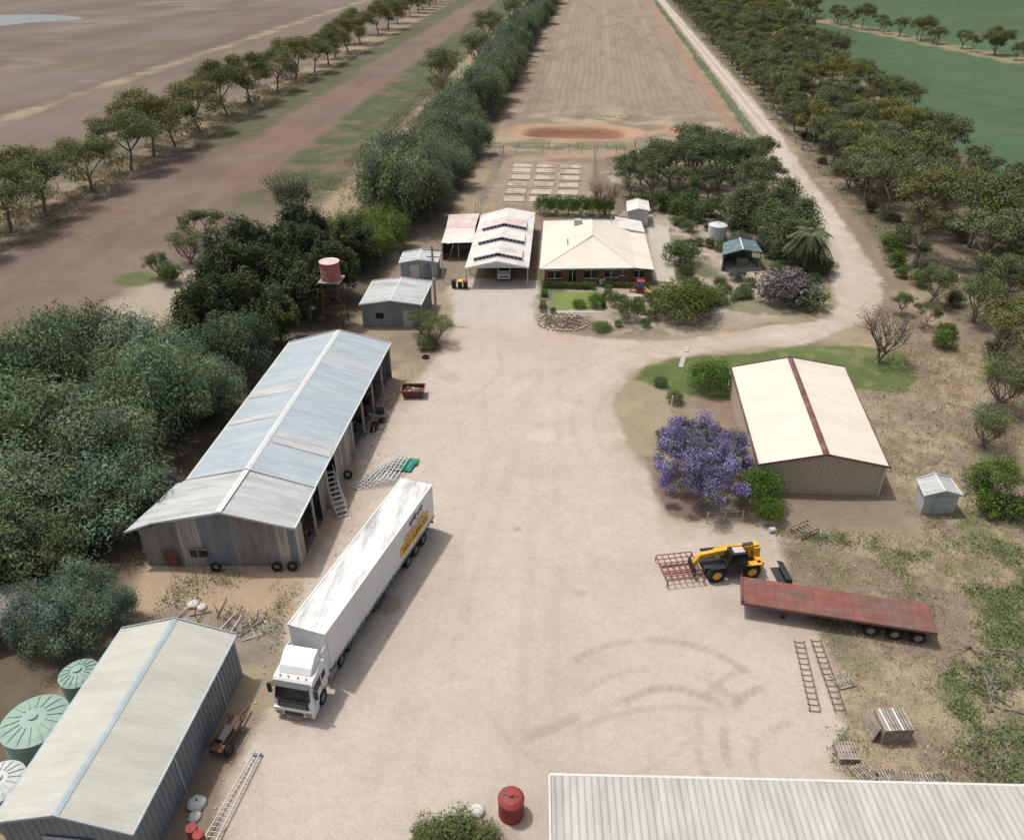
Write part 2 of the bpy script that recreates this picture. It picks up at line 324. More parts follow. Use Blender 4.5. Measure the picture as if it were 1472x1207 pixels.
def track(cx,cy,r,a0,a1,w=.5,amt=.2,lug=True,col=(.27,.22,.175)):
    global yc
    rr=np.hypot(X-cx,Y-cy);an=np.degrees(np.arctan2(Y-cy,X-cx))%360
    a0m=a0%360;span=(a1-a0);da=(an-a0m)%360
    k=sm(w/2-np.abs(rr-r+.5*(n1-.5)),-.14,.1)*sm(da,0,10)*sm(span-da,0,10)*(da<span)
    if lug: k=k*(.6+.4*(np.sin(np.radians(an)*r*2*math.pi/.62+ (rr-r)*6)>0))
    k=k*sm(n2+.3*n4,.35,.75)
    yc=mixc(yc,col,k*min(1,amt))
for a in [(6.3,29.0,8.2,40,140,.5,.6),(6.3,28.6,6.2,35,150,.4,.4),(7.0,29.5,3.9,20,150,.5,.5),(6.6,28.3,4.9,15,160,.4,.3),(14.5,29.5,5.0,110,200,.5,.6),(14.8,29.5,6.8,115,205,.45,.45),(14.2,28.3,3.2,95,190,.45,.5),(2,34,7,200,330,.4,.25),(8,20,12,75,130,.4,.3),
          (13.0,63.5,11.0,130,215,.5,.16),(13,63.5,13.2,100,215,.6,.16),(13,64,16.0,95,200,.5,.12),(14,60,21,100,170,.6,.14),(14,60,23,100,165,.6,.14),(13,62,18.5,85,190,.9,.12),(-18,74,10,-60,40,.5,.18),(-18,74,12,-60,50,.6,.14),(-2,60,6,180,330,.4,.1),(-2,60,8.2,170,340,.4,.1)]:
    track(*a,lug=a[2]<9)
for (x0,y0,x1,y1) in [(-1.7,29.1,.9,30.7),(-10,24,-7,60),(-7.8,24,-4.9,60),(-2,22,-4,80),(0,22,-2,80),(-6,60,-11,96),(-8,60,-13,96),(3,38,-3,70)]:
    ex_,ey_=x1-x0,y1-y0;L=math.hypot(ex_,ey_);t=np.clip(((X-x0)*ex_+(Y-y0)*ey_)/L/L,0,1)
    dd=np.hypot(X-x0-t*ex_,Y-y0-t*ey_); wob=.8*(fbm(X,Y,14,77,2)-.5)
    yc=mixc(yc,(.30,.245,.2) ,sm(.35-np.abs(dd+wob*(L>10)),-.2,.2)*sm(n2,.25,.6)*(.6 if L<10 else .15))
rut=sm(.55-np.abs(np.abs(X-41.1)-1.1)+.3*(n1-.5),-.2,.3)*sm(Y,186,192)
yc=mixc(yc,(.50,.445,.385),rut*.6); yc=mixc(yc,(.33,.285,.225),(1-rut)*sm(Y,186,192)*.4)
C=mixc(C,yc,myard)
Z=-2.0*sm(1-pr,0,.35)+.8*np.exp(-((pr-1.2)/.13)**2)*.5
C=np.clip(C,0.01,.7)

gm_=bpy.data.materials.new('ground_soil'); gm_.use_nodes=True
nt=gm_.node_tree;N=nt.nodes;Lk=nt.links;b=N['Principled BSDF'];b.inputs['Roughness'].default_value=.95;b.inputs['Specular IOR Level'].default_value=.1
at=N.new('ShaderNodeAttribute');at.attribute_name='Col';tc=N.new('ShaderNodeTexCoord')
prev=at.outputs['Color']
hs=[]
for sc_,lo,hi,dt in [(.35,.94,1.06,6),(2.2,.91,1.09,8),(9,.84,1.16,5)]:
    n=N.new('ShaderNodeTexNoise');n.inputs['Scale'].default_value=sc_;n.inputs['Detail'].default_value=dt;n.inputs['Roughness'].default_value=.75
    Lk.new(tc.outputs['Object'],n.inputs['Vector']);r=N.new('ShaderNodeMapRange');r.inputs[1].default_value=.32;r.inputs[2].default_value=.68;r.inputs[3].default_value=lo;r.inputs[4].default_value=hi
    Lk.new(n.outputs[0],r.inputs[0]);s=N.new('ShaderNodeVectorMath');s.operation='SCALE';Lk.new(prev,s.inputs[0]);Lk.new(r.outputs[0],s.inputs['Scale']);prev=s.outputs[0];hs.append(n)
vo=N.new('ShaderNodeTexVoronoi');vo.inputs['Scale'].default_value=6.5;Lk.new(tc.outputs['Object'],vo.inputs['Vector'])
r=N.new('ShaderNodeMapRange');r.inputs[1].default_value=.04;r.inputs[2].default_value=.14;r.inputs[3].default_value=.84;r.inputs[4].default_value=1.0;Lk.new(vo.outputs['Distance'],r.inputs[0])
s=N.new('ShaderNodeVectorMath');s.operation='SCALE';Lk.new(prev,s.inputs[0]);Lk.new(r.outputs[0],s.inputs['Scale']);prev=s.outputs[0]
Lk.new(prev,b.inputs['Base Color'])
bp=N.new('ShaderNodeBump');bp.inputs['Strength'].default_value=.35;bp.inputs['Distance'].default_value=.1;Lk.new(hs[2].outputs[0],bp.inputs['Height']);Lk.new(bp.outputs[0],b.inputs['Normal'])

def gridmesh(name,facemask=None,dz=0):
    ny,nx=sh
    idx=np.arange(ny*nx).reshape(ny,nx)
    q=np.stack([idx[:-1,:-1],idx[:-1,1:],idx[1:,1:],idx[1:,:-1]],-1).reshape(-1,4)
    if facemask is not None: q=q[facemask.reshape(-1)]
    used=np.unique(q); remap=np.zeros(ny*nx,np.int64);remap[used]=np.arange(len(used));q=remap[q]
    co=np.stack([X.ravel(),Y.ravel(),Z.ravel()+dz],-1)[used].astype(np.float32)
    me=bpy.data.meshes.new(name);me.vertices.add(len(co));me.vertices.foreach_set('co',co.ravel())
    me.loops.add(q.size);me.loops.foreach_set('vertex_index',q.ravel().astype(np.int32))
    me.polygons.add(len(q));me.polygons.foreach_set('loop_start',(np.arange(len(q))*4).astype(np.int32))
    me.update(calc_edges=True)
    a=me.color_attributes.new('Col','FLOAT_COLOR','POINT')
    cc=np.concatenate([C.reshape(-1,3)[used],np.ones((len(used),1))],1).astype(np.float32);a.data.foreach_set('color',cc.ravel())
    me.materials.append(gm_);me.polygons.foreach_set('use_smooth',np.ones(len(q),bool))
    o=bpy.data.objects.new(name,me);COL.objects.link(o);return o
def fm(m): return (m[:-1,:-1]+m[1:,1:]+m[:-1,1:]+m[1:,:-1])/4
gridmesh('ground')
fy=fm(myard);Yc=fm(Y);Xc=fm(X)
isroad=(Xc>9)&(Yc>74)
gridmesh('gravel_yard',(fy>.5)&~isroad,.004)
gridmesh('gravel_road',(fy>.5)&isroad,.004)
gridmesh('lawn',((fm(mlawn)>.5)|(fm(mfl)>.5))&(fy<=.5),.004)
gridmesh('crop_field',(fm(gmk)>.5)&(Yc<1500),.004)
gridmesh('ploughed_paddock',(fm(dp)>0)&(Yc<700)&(fy<=.5),.004)
M['pond']=mat('pond_water',(.20,.23,.24),.15,0,.1,.05,spec=.6)
b_=MB();vs=[]
for i in range(48):
    a=i/48*2*math.pi;r=1+.12*math.sin(3*a)+.08*math.sin(5*a+1);vs.append((-292+36*r*math.cos(a),408+28*r*math.sin(a),.02))
b_.poly(vs,'pond');b_.obj('pond')

# ------------------------------------------------------------------ foliage
def unit(a): return a/np.maximum(np.linalg.norm(a,axis=1,keepdims=True),1e-6)
def leaves(rng,c,rad,n,l,w,droop=0,hollow=.55,up=.4,box=False,spread=1.08):
    d=unit(rng.normal(size=(n,3)))
    if box: pos=np.array(c)+rng.uniform(-1,1,size=(n,3))*np.array(rad)
    else:
        r=hollow+(spread-hollow)*rng.random((n,1))**.8
        pos=np.array(c)+d*np.array(rad)*r
    a=unit(rng.normal(size=(n,3))*(1-droop*.75)+np.array([0,0,-1.0])*droop*1.5)
    nr=unit(d*.9+rng.normal(size=(n,3))*.6+np.array([0,0,up]))
    b=unit(np.cross(nr,a));a=np.cross(b,nr)
    sz=rng.uniform(.6,1.3,(n,1))
    a=a*l*.5*sz;b=b*w*.5*sz
    return np.stack([pos-a,pos+b,pos+a,pos-b],1)
def make_leafy(name,quads,tints,wood=None):
    V=quads.reshape(-1,3);n=len(quads);T=np.repeat(tints,4,0)
    q=np.arange(n*4).reshape(n,4);mi=np.ones(n,np.int32)
    if wood is not None and len(wood.v):
        wv=np.array([tuple(v) for v in wood.v]);wf=np.array([f for f in wood.f if len(f)==4])
        q=np.concatenate([q,wf+len(V)]);V=np.concatenate([V,wv]);T=np.concatenate([T,np.ones((len(wv),3))]);mi=np.concatenate([mi,np.zeros(len(wf),np.int32)])
    me=bpy.data.meshes.new(name);me.vertices.add(len(V));me.vertices.foreach_set('co',V.astype(np.float32).ravel())
    me.loops.add(q.size);me.loops.foreach_set('vertex_index',q.ravel().astype(np.int32))
    me.polygons.add(len(q));me.polygons.foreach_set('loop_start',(np.arange(len(q))*4).astype(np.int32));me.update(calc_edges=True)
    me.materials.append(M['bark']);me.materials.append(M['leaf']);me.polygons.foreach_set('material_index',mi)
    a=me.color_attributes.new('tint','FLOAT_COLOR','POINT');a.data.foreach_set('color',np.concatenate([T,np.ones((len(T),1))],1).astype(np.float32).ravel())
    return me
def tints(rng,n,base,var=.25,hue=.08):
    k=rng.uniform(1-var,1+var,(n,1));return np.array(base)*k*(1+rng.uniform(-hue,hue,(n,3)))
def limb(w,p,q,r1,r2,n=6,segs=3,wob=.25):
    p=Vector(p);q=Vector(q);L=(q-p).length;last=p;lr=r1
    for i in range(1,segs+1):
        t=i/segs;x=p.lerp(q,t)
        if i<segs: x=x+Vector((random.uniform(-1,1),random.uniform(-1,1),random.uniform(-.3,.3)))*wob*L*.3
        r=r1+(r2-r1)*t
        d=(x-last);w.lathe(last,d,[(lr,0),(r,d.length*1.02)],'bark',n,False);last=x;lr=r
    return last
def gum(seed,H,W,n=9000,leaf=.34,col=(.085,.095,.032),limbs=5,sub=4,sparse=1.0,base_h=.3,crown_lo=.5,flat=.5,trunks=1,cr=(.11,.18)):
    rng=np.random.default_rng(seed);random.seed(seed);w=MB();Q=[];T=[];cl=[]
    for tr in range(trunks):
        fx,fy=random.uniform(-.08,.08)*W,random.uniform(-.08,.08)*W
        b0=(random.uniform(-.3,.3)*(trunks>1),random.uniform(-.3,.3)*(trunks>1),-.2)
        fork=Vector((fx,fy,H*base_h*random.uniform(.8,1.15)));limb(w,b0,fork,H*.02+.04,H*.015+.02,8,3,.1)
        for i in range(limbs):
            a=2*math.pi*(i+random.random()*.7)/limbs;rr=W*.5*random.uniform(.28,.6)
            h=H*random.uniform(crown_lo+.05,crown_lo+.25)
            m=Vector((fx+math.cos(a)*rr,fy+math.sin(a)*rr,h));limb(w,fork,m,H*.012+.015,H*.007+.01,6,3,.3)
            for j in range(sub):
                a2=a+random.uniform(-.9,.9);r2=W*.5*random.uniform(.25,.95)
                hh=H*(1-.10-.45*flat*(r2/(W*.5))**2*random.uniform(.7,1.2))-random.random()*H*(.12+.25*(1-flat))
                c=Vector((math.cos(a2)*r2,math.sin(a2)*r2,hh));limb(w,m,c,H*.006+.01,.02,5,2,.3);cl.append(c)
    per=n//len(cl)
    for c in cl:
        rx=W*random.uniform(*cr);rz=rx*random.uniform(.5,.75)
        k=random.uniform(.75,1.25);kk=np.array(col)*k*np.array([random.uniform(.92,1.1),1,random.uniform(.85,1.1)])
        m=int(per*random.uniform(.7,1.3)*sparse)
        Q.append(leaves(rng,c,(rx,rx,rz),m,leaf,leaf*.42,.35,.35,.5,spread=1.25));T.append(tints(rng,m,kk,.35))
    return make_leafy('gum_tree_mesh',np.concatenate(Q),np.concatenate(T),w)
def pepper(seed,H,W,n=16000,leaf=.4,col=(.088,.125,.055),lobes=34,droop=.8,lo=.12):
    rng=np.random.default_rng(seed);random.seed(seed);w=MB();Q=[];T=[]
    fork=Vector((0,0,H*.22));limb(w,(0,0,-.2),fork,.32,.26,8,2,.1)
    per=n//lobes
    for i in range(lobes):
        u=(i+.5)/lobes;ph=math.acos(1-u*1.55);th=i*2.39996+random.uniform(-.6,.6)
        rr=random.uniform(.48,1.05)
        c=Vector((math.sin(ph)*math.cos(th)*W*.5*rr,math.sin(ph)*math.sin(th)*W*.5*rr,H*(.5+.04)+math.cos(ph)*H*.42*rr*random.uniform(.8,1.15)))
        c.z=max(c.z,H*lo+.6)
        if i%3==0: limb(w,fork,c,.14,.04,5,2,.3)
        rx=W*random.uniform(.06,.14);rz=rx*random.uniform(.9,1.8)
        k=random.uniform(.65,1.35);kk=np.array(col)*k*np.array([random.uniform(.88,1.18),1,random.uniform(.85,1.15)])
        m=int(per*(rx/(W*.10))**1.6)
        Q.append(leaves(rng,c,(rx,rx,rz),m,leaf,leaf*.32,droop,.3,.45,spread=1.45));T.append(tints(rng,m,kk,.35))
    return make_leafy('pepper_tree_mesh',np.concatenate(Q),np.concatenate(T),w)
def bush(seed,n=4500,leaf=.09,col=(.06,.095,.03),lobes=16,rough=.2,droop=.1):
    rng=np.random.default_rng(seed);random.seed(seed);Q=[];T=[];w=MB();limb(w,(0,0,-.1),(0,0,.5),.06,.04,6,1,0)
    for i in range(lobes):
        u=(i+.5)/lobes;ph=math.acos(1-u*1.5);th=i*2.39996
        rr=.68+random.uniform(-rough,rough)*.6;c=(math.sin(ph)*math.cos(th)*rr,math.sin(ph)*math.sin(th)*rr,.85+math.cos(ph)*.8*rr)
        rx=.38*random.uniform(1-rough,1+rough);m=n//lobes
        Q.append(leaves(rng,c,(rx,rx,rx*.9),m,leaf,leaf*.55,droop,.55,.4,spread=1.08+rough*.6));T.append(tints(rng,m,np.array(col)*random.uniform(.75,1.25),.3))
    return make_leafy('shrub_mesh',np.concatenate(Q),np.concatenate(T),w)
def put(name,me,x,y,s=1,sz=None,rot=None,col=(1,1,1),z=0,sy=None):
    o=bpy.data.objects.new(name,me);COL.objects.link(o);o.location=(x,y,z);o.rotation_euler=(0,0,random.random()*6.28 if rot is None else rot)
    o.scale=(s,s if sy is None else sy,s if sz is None else sz);o.color=(*col,1);return o
GUM=[gum(100+i,13,13,12500,.42,(.165,.175,.078),limbs=5,sub=6,flat=.85,base_h=.28,crown_lo=.42,cr=(.11,.18)) for i in range(4)]
WOOD=[gum(200+i,9,8,5200,.34,(.15,.165,.085),limbs=4,sub=5,flat=.45,base_h=.2,crown_lo=.32,trunks=2 if i%2 else 1,cr=(.09,.17)) for i in range(6)]
PEP=[pepper(300+i,8.8,9.8,17000,.40,(.165,.21,.125),lobes=80) for i in range(5)]
CAS=[pepper(320+i,9,7,13000,.5,(.085,.112,.056),lobes=50,droop=.1) for i in range(2)]
BUSH=[bush(400+i,col=(.10,.14,.055)) for i in range(3)]
ROUGH=[bush(420+i,3300,.14,(.135,.15,.085),16,.6,.3) for i in range(3)]
BARE=[gum(500,8,8,1500,.2,(.16,.14,.10),limbs=7,sub=7,flat=.3,base_h=.15,crown_lo=.3,trunks=2)]
SPARSE=[gum(510,7,6,3600,.26,(.17,.17,.09),limbs=6,sub=4,flat=.2,base_h=.12,crown_lo=.25,trunks=2)]
def rc_(lo=.85,hi=1.15,h=.06):
    k=random.uniform(lo,hi);return (k*random.uniform(1-h,1+h),k,k*random.uniform(1-h,1+h))
random.seed(5)
row=[(-89,98),(-88,110),(-88,120),(-87,132),(-86,146),(-87,157),(-86,165),(-87,179),(-87,196),(-88,212),(-88,230),(-88,250),(-87,264),(-87,280),(-89,296),(-89,311),(-90,335),(-90,365),(-91,385),(-92,410),(-92,440)]
for i,(x,y) in enumerate(row):
    s=random.uniform(.88,1.15);put('gum_tree',GUM[i%4],x+random.uniform(-1,1),y,s,s*random.uniform(.85,1.0),col=rc_(.82,1.1))
for y in range(462,620,17): put('gum_tree',GUM[y%4],-93+random.uniform(-2,2),y,random.uniform(.7,1),col=rc_())
for x,y,s in [(-97,300,.5),(-96,330,.5),(-84,204,.45),(-96,240,.35)]: put('gum_tree',WOOD[0],x,y,s,col=rc_())
def mass(name,meshes,pts,smin,smax,colr=(.8,1.1)):
    coll=bpy.data.collections.new(name)
    for (x,y) in pts:
        me=random.choice(meshes);o=bpy.data.objects.new(name+'_member',me);coll.objects.link(o)
        s=random.uniform(smin,smax);o.location=(x,y,0);o.scale=(s,s,s*random.uniform(.85,1.1));o.rotation_euler=(0,0,random.random()*6.28);o.color=(*rc_(*colr),1)
    e=bpy.data.objects.new(name,None);e.instance_type='COLLECTION';e.instance_collection=coll;COL.objects.link(e);return e
mass('distant_tree_row',WOOD+GUM,[(x+random.uniform(-4,4),585+random.uniform(-10,10)) for x in range(-520,-95,9)],.7,1.1)
mass('distant_tree_belt',WOOD+GUM,[(random.uniform(-900,900),random.uniform(760,1200)) for _ in range(200)],1.0,1.6)
# pepper row
y=119
while y<330:
    w=random.uniform(-31,-28) if y<200 else random.uniform(-29,-25)
    k=random.uniform(.9,1.25)
    put('pepper_tree',PEP[int(y)%5],w,y,k,k*random.uniform(.85,1.15),col=rc_(.75,1.1))
    if y<185: put('pepper_tree',PEP[int(y+1)%5],w+random.uniform(3.6,4.8),y+3,random.uniform(.65,.9),random.uniform(.7,.95),col=rc_(.75,1.1))
    y+=random.uniform(6,9)
for y in range(332,620,9): put('pepper_tree',PEP[y%5],-26+random.uniform(-3,3),y,random.uniform(.9,1.3),col=rc_(.75,1.1))
for x,y,s in [(-41,232,1.1),(-38,215,.9),(-43,250,1.0),(-36,270,1.1),(-40,330,1.2),(-36,400,1.1),(-38,292,1.0),(-42,370,1.0),(-39,450,1.1)]:
    put('gum_tree',SPARSE[0] if s<1.05 else WOOD[1],x,y,s*1.3,col=(1.1,1.05,1.1))
for x,y in [(-30,560),(-18,600),(-8,585),(-24,520),(0,620),(10,600),(-32,480),(-14,640)]: put('gum_tree',GUM[1],x,y,random.uniform(.8,1.1),col=(.7,.8,.7))
# left wood : pepper trees beside the shed
LW=[(-35,44.5,.82,1),(-40.5,43,.9,1.1),(-37,50,1.0,1),(-43,50.5,1,.95),(-49,49,1,1.05),(-36.5,57,.95,1.02),(-42.5,58,1.05,1.05),(-49,58,1.05,1),(-55,58,1,1.05),(-38.5,64,.85,1),(-44,66,.95,1.1),(-50,66,.95,1),(-41,38,.9,.8),(-46,41,1,.95),(-52,52,1,1),(-37,38.5,.7,.75),(-56,50,1,.9),(-35.5,69.5,.72,.8),(-34.5,62.5,.66,.95)]
for i,(x,y,s,k) in enumerate(LW):
    s*=random.uniform(.85,1.1);kk=k*random.uniform(.85,1.12);put('pepper_tree',PEP[i%5],x+random.uniform(-.7,.7),y+random.uniform(-.7,.7),s,s*random.uniform(.8,1.15),col=(kk*random.uniform(.88,1.02),kk,kk*random.uniform(.85,1.08)))
for i,(x,y,s) in enumerate([(-31.3,32.8,.46),(-33.8,33.6,.42),(-29.8,35.6,.28),(-32.5,36,.4)]): put('pepper_tree',PEP[i%5],x,y,s,s*1.15,col=(.88,.95,1.1))
for i,(x,y,s) in enumerate([(-37,76,1.0),(-41,82,1.0),(-36,85,1.05),(-41,90,1.05),(-34,92,1.0),(-37,98,1.1),(-32,84,.9),(-33,77,.75),(-30.5,90,.85),(-40,73,.8),(-31,99,.9),(-43,96,.8)]): put('casuarina_tree',CAS[i%2],x,y,s*.95,s*random.uniform(.85,1.1),col=rc_(.8,1.2))
for x,y,s,k in [(-29,103,.62,1.15),(-31.5,107,.7,1.0),(-27.5,108.5,.6,1.0),(-28.5,114,.6,.9),(-34,104,.7,.9)]: put('pepper_tree',PEP[1],x,y,s,s*.95,col=(k*.8,k*.88,k*.4))
put('bare_tree',BARE[0],-45.5,118.5,1.15,1.15,col=(.7,.8,.8))
put('gum_tree',WOOD[3],-45.2,119,.75,.75,col=(.6,.68,.7))
put('gum_tree',SPARSE[0],-54,100,.8,.7,col=(.7,.9,.7));put('gum_tree',WOOD[2],-54.5,106.5,.8,.7,col=(.75,.85,.8));put('gum_tree',WOOD[3],-56,95,.45,.4,col=(.75,.85,.8));put('shrub',ROUGH[1],-53.5,93,1.6,col=(.8,1,.7))
# right woodland
random.seed(21)
pts=[]
def ok(x,y,d):
    for (a,b_) in pts:
        if (a-x)**2+(b_-y)**2<d*d: return False
    return True
tries=0
while tries<9000 and len(pts)<215:
    tries+=1
    y=72+random.random()**1.2*420
    xr=float(woodx(y))+(10 if y<135 else 0); xl=46.5 if y>112 else 46.5+(112-y)*.22
    x=random.uniform(xl,xr)
    nz=float(fbm(np.array([x]),np.array([y]),14,91)[0])
    dens=1.0 if nz>.43 else .12
    if y<100: dens*=.5
    if random.random()>dens: continue
    d=5.0
    if ok(x,y,d): pts.append((x,y))
for x,y in pts:
    col=rc_(.72,1.12,.08)
    if random.random()<.25: col=(1.2,1.14,.78)
    elif random.random()<.25: col=(.85,.95,1.05)
    s=random.uniform(.7,1.25)
    put('gum_tree',random.choice(WOOD),x,y,s,s*random.uniform(.8,1.1),col=col)
for x,y,s in [(51,122,1.3),(56,117,1.35),(62,120,1.3),(48.5,131,1.2),(54,130,1.3),(66,112,1.25),(72,120,1.3),(58,108,1.1),(63,102,1.1),(70,104,1.1),(61,96,.9),(49,145,1.2),(56,143,1.3)]:
    put('gum_tree',WOOD[int(x)%6],x,y,s,s*.95,col=(1.15,1.1,.85) if int(x)%2 else (.85,.92,.85))
for _ in range(110):
    x=random.uniform(45,74);y=random.uniform(70,200);s=random.uniform(.4,1.5);put('shrub',random.choice(ROUGH),x,y,s,s*random.uniform(.6,1.1),col=rc_(.7,1.1))
for y in range(165,560,9): put('gum_tree',random.choice(WOOD),47+random.uniform(-.6,1.5),y,random.uniform(.55,.95),col=rc_(.75,1.1))
mass('boundary_tree_row',WOOD+GUM[:1],[(114+33*t+random.uniform(-3,3),430-123*t+random.uniform(-4,4)) for t in np.linspace(-.6,2.2,46)],.7,1.15)
mass('boundary_tree_row',WOOD+GUM[:1],[(190+random.uniform(-4,4)+.4*k,250+k) for k in range(0,300,9)],.7,1.15)
# near right shrubs
for x,y,s,me,c,nm in [(41,70,.85,SPARSE[0],(.9,1.05,.9),'gum_tree'),(34.2,54.3,.50,WOOD[1],(.9,1.1,.6),'gum_tree'),(36.8,62.8,.62,SPARSE[0],(.9,1.1,1),'gum_tree'),(45.5,80,.85,WOOD[4],(1.1,1.1,.8),'gum_tree'),(32.3,79,.85,BARE[0],(1,.9,.9),'bare_tree'),(47,70,.7,WOOD[0],(1,1,1),'gum_tree'),(40,88,.4,WOOD[0],(.9,1,.9),'gum_tree'),(43.5,66,.4,WOOD[2],(.9,1.1,.9),'gum_tree'),(38.5,91.5,.35,WOOD[3],(.9,1.1,.9),'gum_tree'),(46.5,90,.7,WOOD[1],(.9,1,.8),'gum_tree'),(49.5,84,.8,WOOD[2],(1,1,.8),'gum_tree'),(43,95,.6,WOOD[3],(.9,1,.8),'gum_tree'),(40.8,60.5,.6,SPARSE[0],(.9,1,.8),'gum_tree'),(51,95,.85,WOOD[0],(.9,1,.9),'gum_tree')]:
    put(nm,me,x,y,s,s,col=c)
for x,y,s in [(33.3,53,1.3),(35.3,52.7,1.2),(34,56.5,1.2),(40.5,83,1.2),(42,86,1),(39,66,.9),(43,76,.9),(37,59,.8),(45,74,1.1),(44,101,1.2),(43,108,1.3),(42.5,104,.9),(44,114,1.5)]: put('shrub',ROUGH[int(x)%3],x,y,s,col=(.8,1.1,.5))
# farm garden plants
put('shrub',BUSH[0],13.4,71.0,2.2,1.95,col=(.85,1.05,.55))
put('shrub',BUSH[1],15.3,52.6,1.85,1.9,col=(.8,1.05,.55))
put('shrub',BUSH[2],15.6,50.6,1.3,1.2,col=(.9,1.1,.5))
put('shrub',BUSH[2],8.6,71.5,.8,.6);put('shrub',BUSH[1],9.8,68.2,.9,.7)
put('shrub',ROUGH[1],9.6,60.2,1.2,.8,col=(.8,1,.6));put('shrub',ROUGH[0],8.4,62,.8,.5,col=(.8,1,.6))
put('gum_tree',SPARSE[0],-15.7,78.6,.6,.5,col=(.85,1,.8));put('gum_tree',SPARSE[0],-18,81,.5,.45,col=(.85,1,.8));put('shrub',ROUGH[0],-16.7,77.6,1.1,.8,col=(.9,1,.8))
put('shrub',BUSH[0],12.6,88.6,3.9,2.5,col=(1.0,.88,.6));put('shrub',ROUGH[2],14.5,92.2,2.0,1.4,col=(.8,1,.8));put('shrub',ROUGH[0],16.2,93.5,1.8,1.0,col=(.9,1.2,.6))
put('shrub',BUSH[2],5.9,87.2,1.45,1.55,col=(.85,.88,.65));put('shrub',BUSH[1],2.7,84.2,1.25,.5,col=(.9,1.05,.55));put('shrub',BUSH[0],2.1,90.6,1.1,1.0,col=(.8,1.0,.5));put('shrub',BUSH[2],4.3,91,.95,1.1,col=(.8,1.0,.5));put('shrub',BUSH[1],-.1,90.2,.9,.6,col=(1,1,.7))
for x,y,s in [(3.4,93.2,.7),(5.4,92.6,.6),(7.2,91.2,.8),(8.6,93.0,.7),(9.2,90.2,.8),(3.6,95.6,.6),(-4.4,88.6,.6),(4.6,85.2,.5),(7.8,85.4,.7),(8.6,87.6,.8),(-3.2,88.3,.45),(.6,96.6,.6),(9.6,94.6,.6),(7.6,88.9,.5)]: put('shrub',BUSH[int(x*3)%3],x,y,s,s*.95,col=rc_(.8,1.15,.12))
put('shrub',ROUGH[1],25.4,94.3,3.3,2.4,col=(1.25,1.0,1.75));put('shrub',ROUGH[0],27.8,92.8,2.0,1.5,col=(.8,1.0,.7))
put('shrub',ROUGH[2],13.6,106.5,2.1,1.9,col=(.85,1.05,.8))
for x,y,s in [(14,102.6,.9),(14.6,109,.9),(14.9,112.5,.8),(11.5,93,.8),(18,98,1),(20.5,95.5,1.0),(22,99,.8),(29,97,1),(30.5,101,.9),(17,114,.8),(27.5,99,.9)]: put('shrub',BUSH[int(x)%3],x,y,s,s*.9,col=rc_(.8,1.2))
for _ in range(130):
    x=random.uniform(13.6,33);y=random.uniform(89.5,130)
    if (17.5<x<25.5 and 101.5<y<111.5) or (17.8<x<22 and 114.5<y<119) or (x-14)*.62+85.5>y-3.0: continue
    s=random.uniform(.35,1.3);put('shrub',random.choice(BUSH+ROUGH),x,y,s,s*random.uniform(.5,1.1),col=rc_(.7,1.25,.2))
def cypress(seed,n=6000,col=(.115,.14,.07)):
    rng=np.random.default_rng(seed);Q=[];T=[];w=MB();random.seed(seed);limb(w,(0,0,-.1),(0,0,4.6),.14,.03,6,3,.02)
    for i in range(30):
        t=i/29;z=.9+t*4.2;r=1.5*math.sin(math.pi*min(1,.28+.66*t))+.35;a=i*2.4
        m=int(n/30);c=(math.cos(a)*r*.55,math.sin(a)*r*.55,z+random.uniform(-.2,.2))
        Q.append(leaves(rng,c,(r*.6,r*.6,.75),m,.26,.1,.1,.35,.3,spread=1.35));T.append(tints(rng,m,np.array(col)*random.uniform(.75,1.25),.3))
    return make_leafy('tall_shrub_mesh',np.concatenate(Q),np.concatenate(T),w)
CY=cypress(600)
for x,y,s in [(27.7,118,1.1),(29.2,122,1.2),(24.2,123,1.25),(31,111,1.0),(28.5,109.5,1.0),(31.5,127,1.1),(27,128,1.1),(30.3,105.8,.9),(28.3,114,1.15),(32,117,1.1)]: put('garden_tree',CY,x,y,s*1.4,s*random.uniform(.85,1.1),col=rc_(.8,1.2,.1))
for x,y,s,k in [(8,136,.75,.9),(11.5,139,.8,.9),(7.5,143,.7,.8),(15,142,1.0,.95),(19,146,1.05,1.0),(23.5,143,1.05,.95),(27,147,1.0,1.0),(30,151,.9,1.0),(25,154,1.0,.9),(19.5,155,1.0,.9),(30,139,.8,.9),(13,149,.9,.9),(21,137,.8,.8),(33,158,.7,1),(10,146,.8,.9),(28,135,.9,.9),(16,136,.8,.9)]: put('gum_tree',WOOD[int(x)%6],x,y,s*1.1,s*random.uniform(.85,1.1),col=(k*.85,k*.95,k*.95))
for x,y,s in [(15.5,127,1.8),(18,125.5,1.4),(20.5,128,1.6),(12.5,130.5,1.9),(17,131,1.8),(24,131,1.5),(9,129.5,1.7)]: put('shrub',ROUGH[int(x)%3],x,y,s,s*1.1,col=(.75,.95,.65))
for x in np.arange(-6.5,3.6,2.0): put('hedge_shrub',BUSH[int(x)%3],x,126.5+random.uniform(-.3,.3),1.6,1.9,col=(.8,1.05,.55))
put('bare_tree',BARE[0],3.2,127,.8,.8,col=(1.1,.95,.85))
def hedge(x0,x1,y,d,h,c):
    n=int((x1-x0)*d*900);rng=np.random.default_rng(int(x0*10+100))
    q=leaves(rng,((x0+x1)/2,y,h/2),((x1-x0)/2,d/2,h/2),n,.12,.07,0,0,.6,box=True)
    o=put('hedge',make_leafy('hedge_mesh',q,tints(rng,n,(.11,.15,.06),.35)),0,0,1,rot=0,col=c)
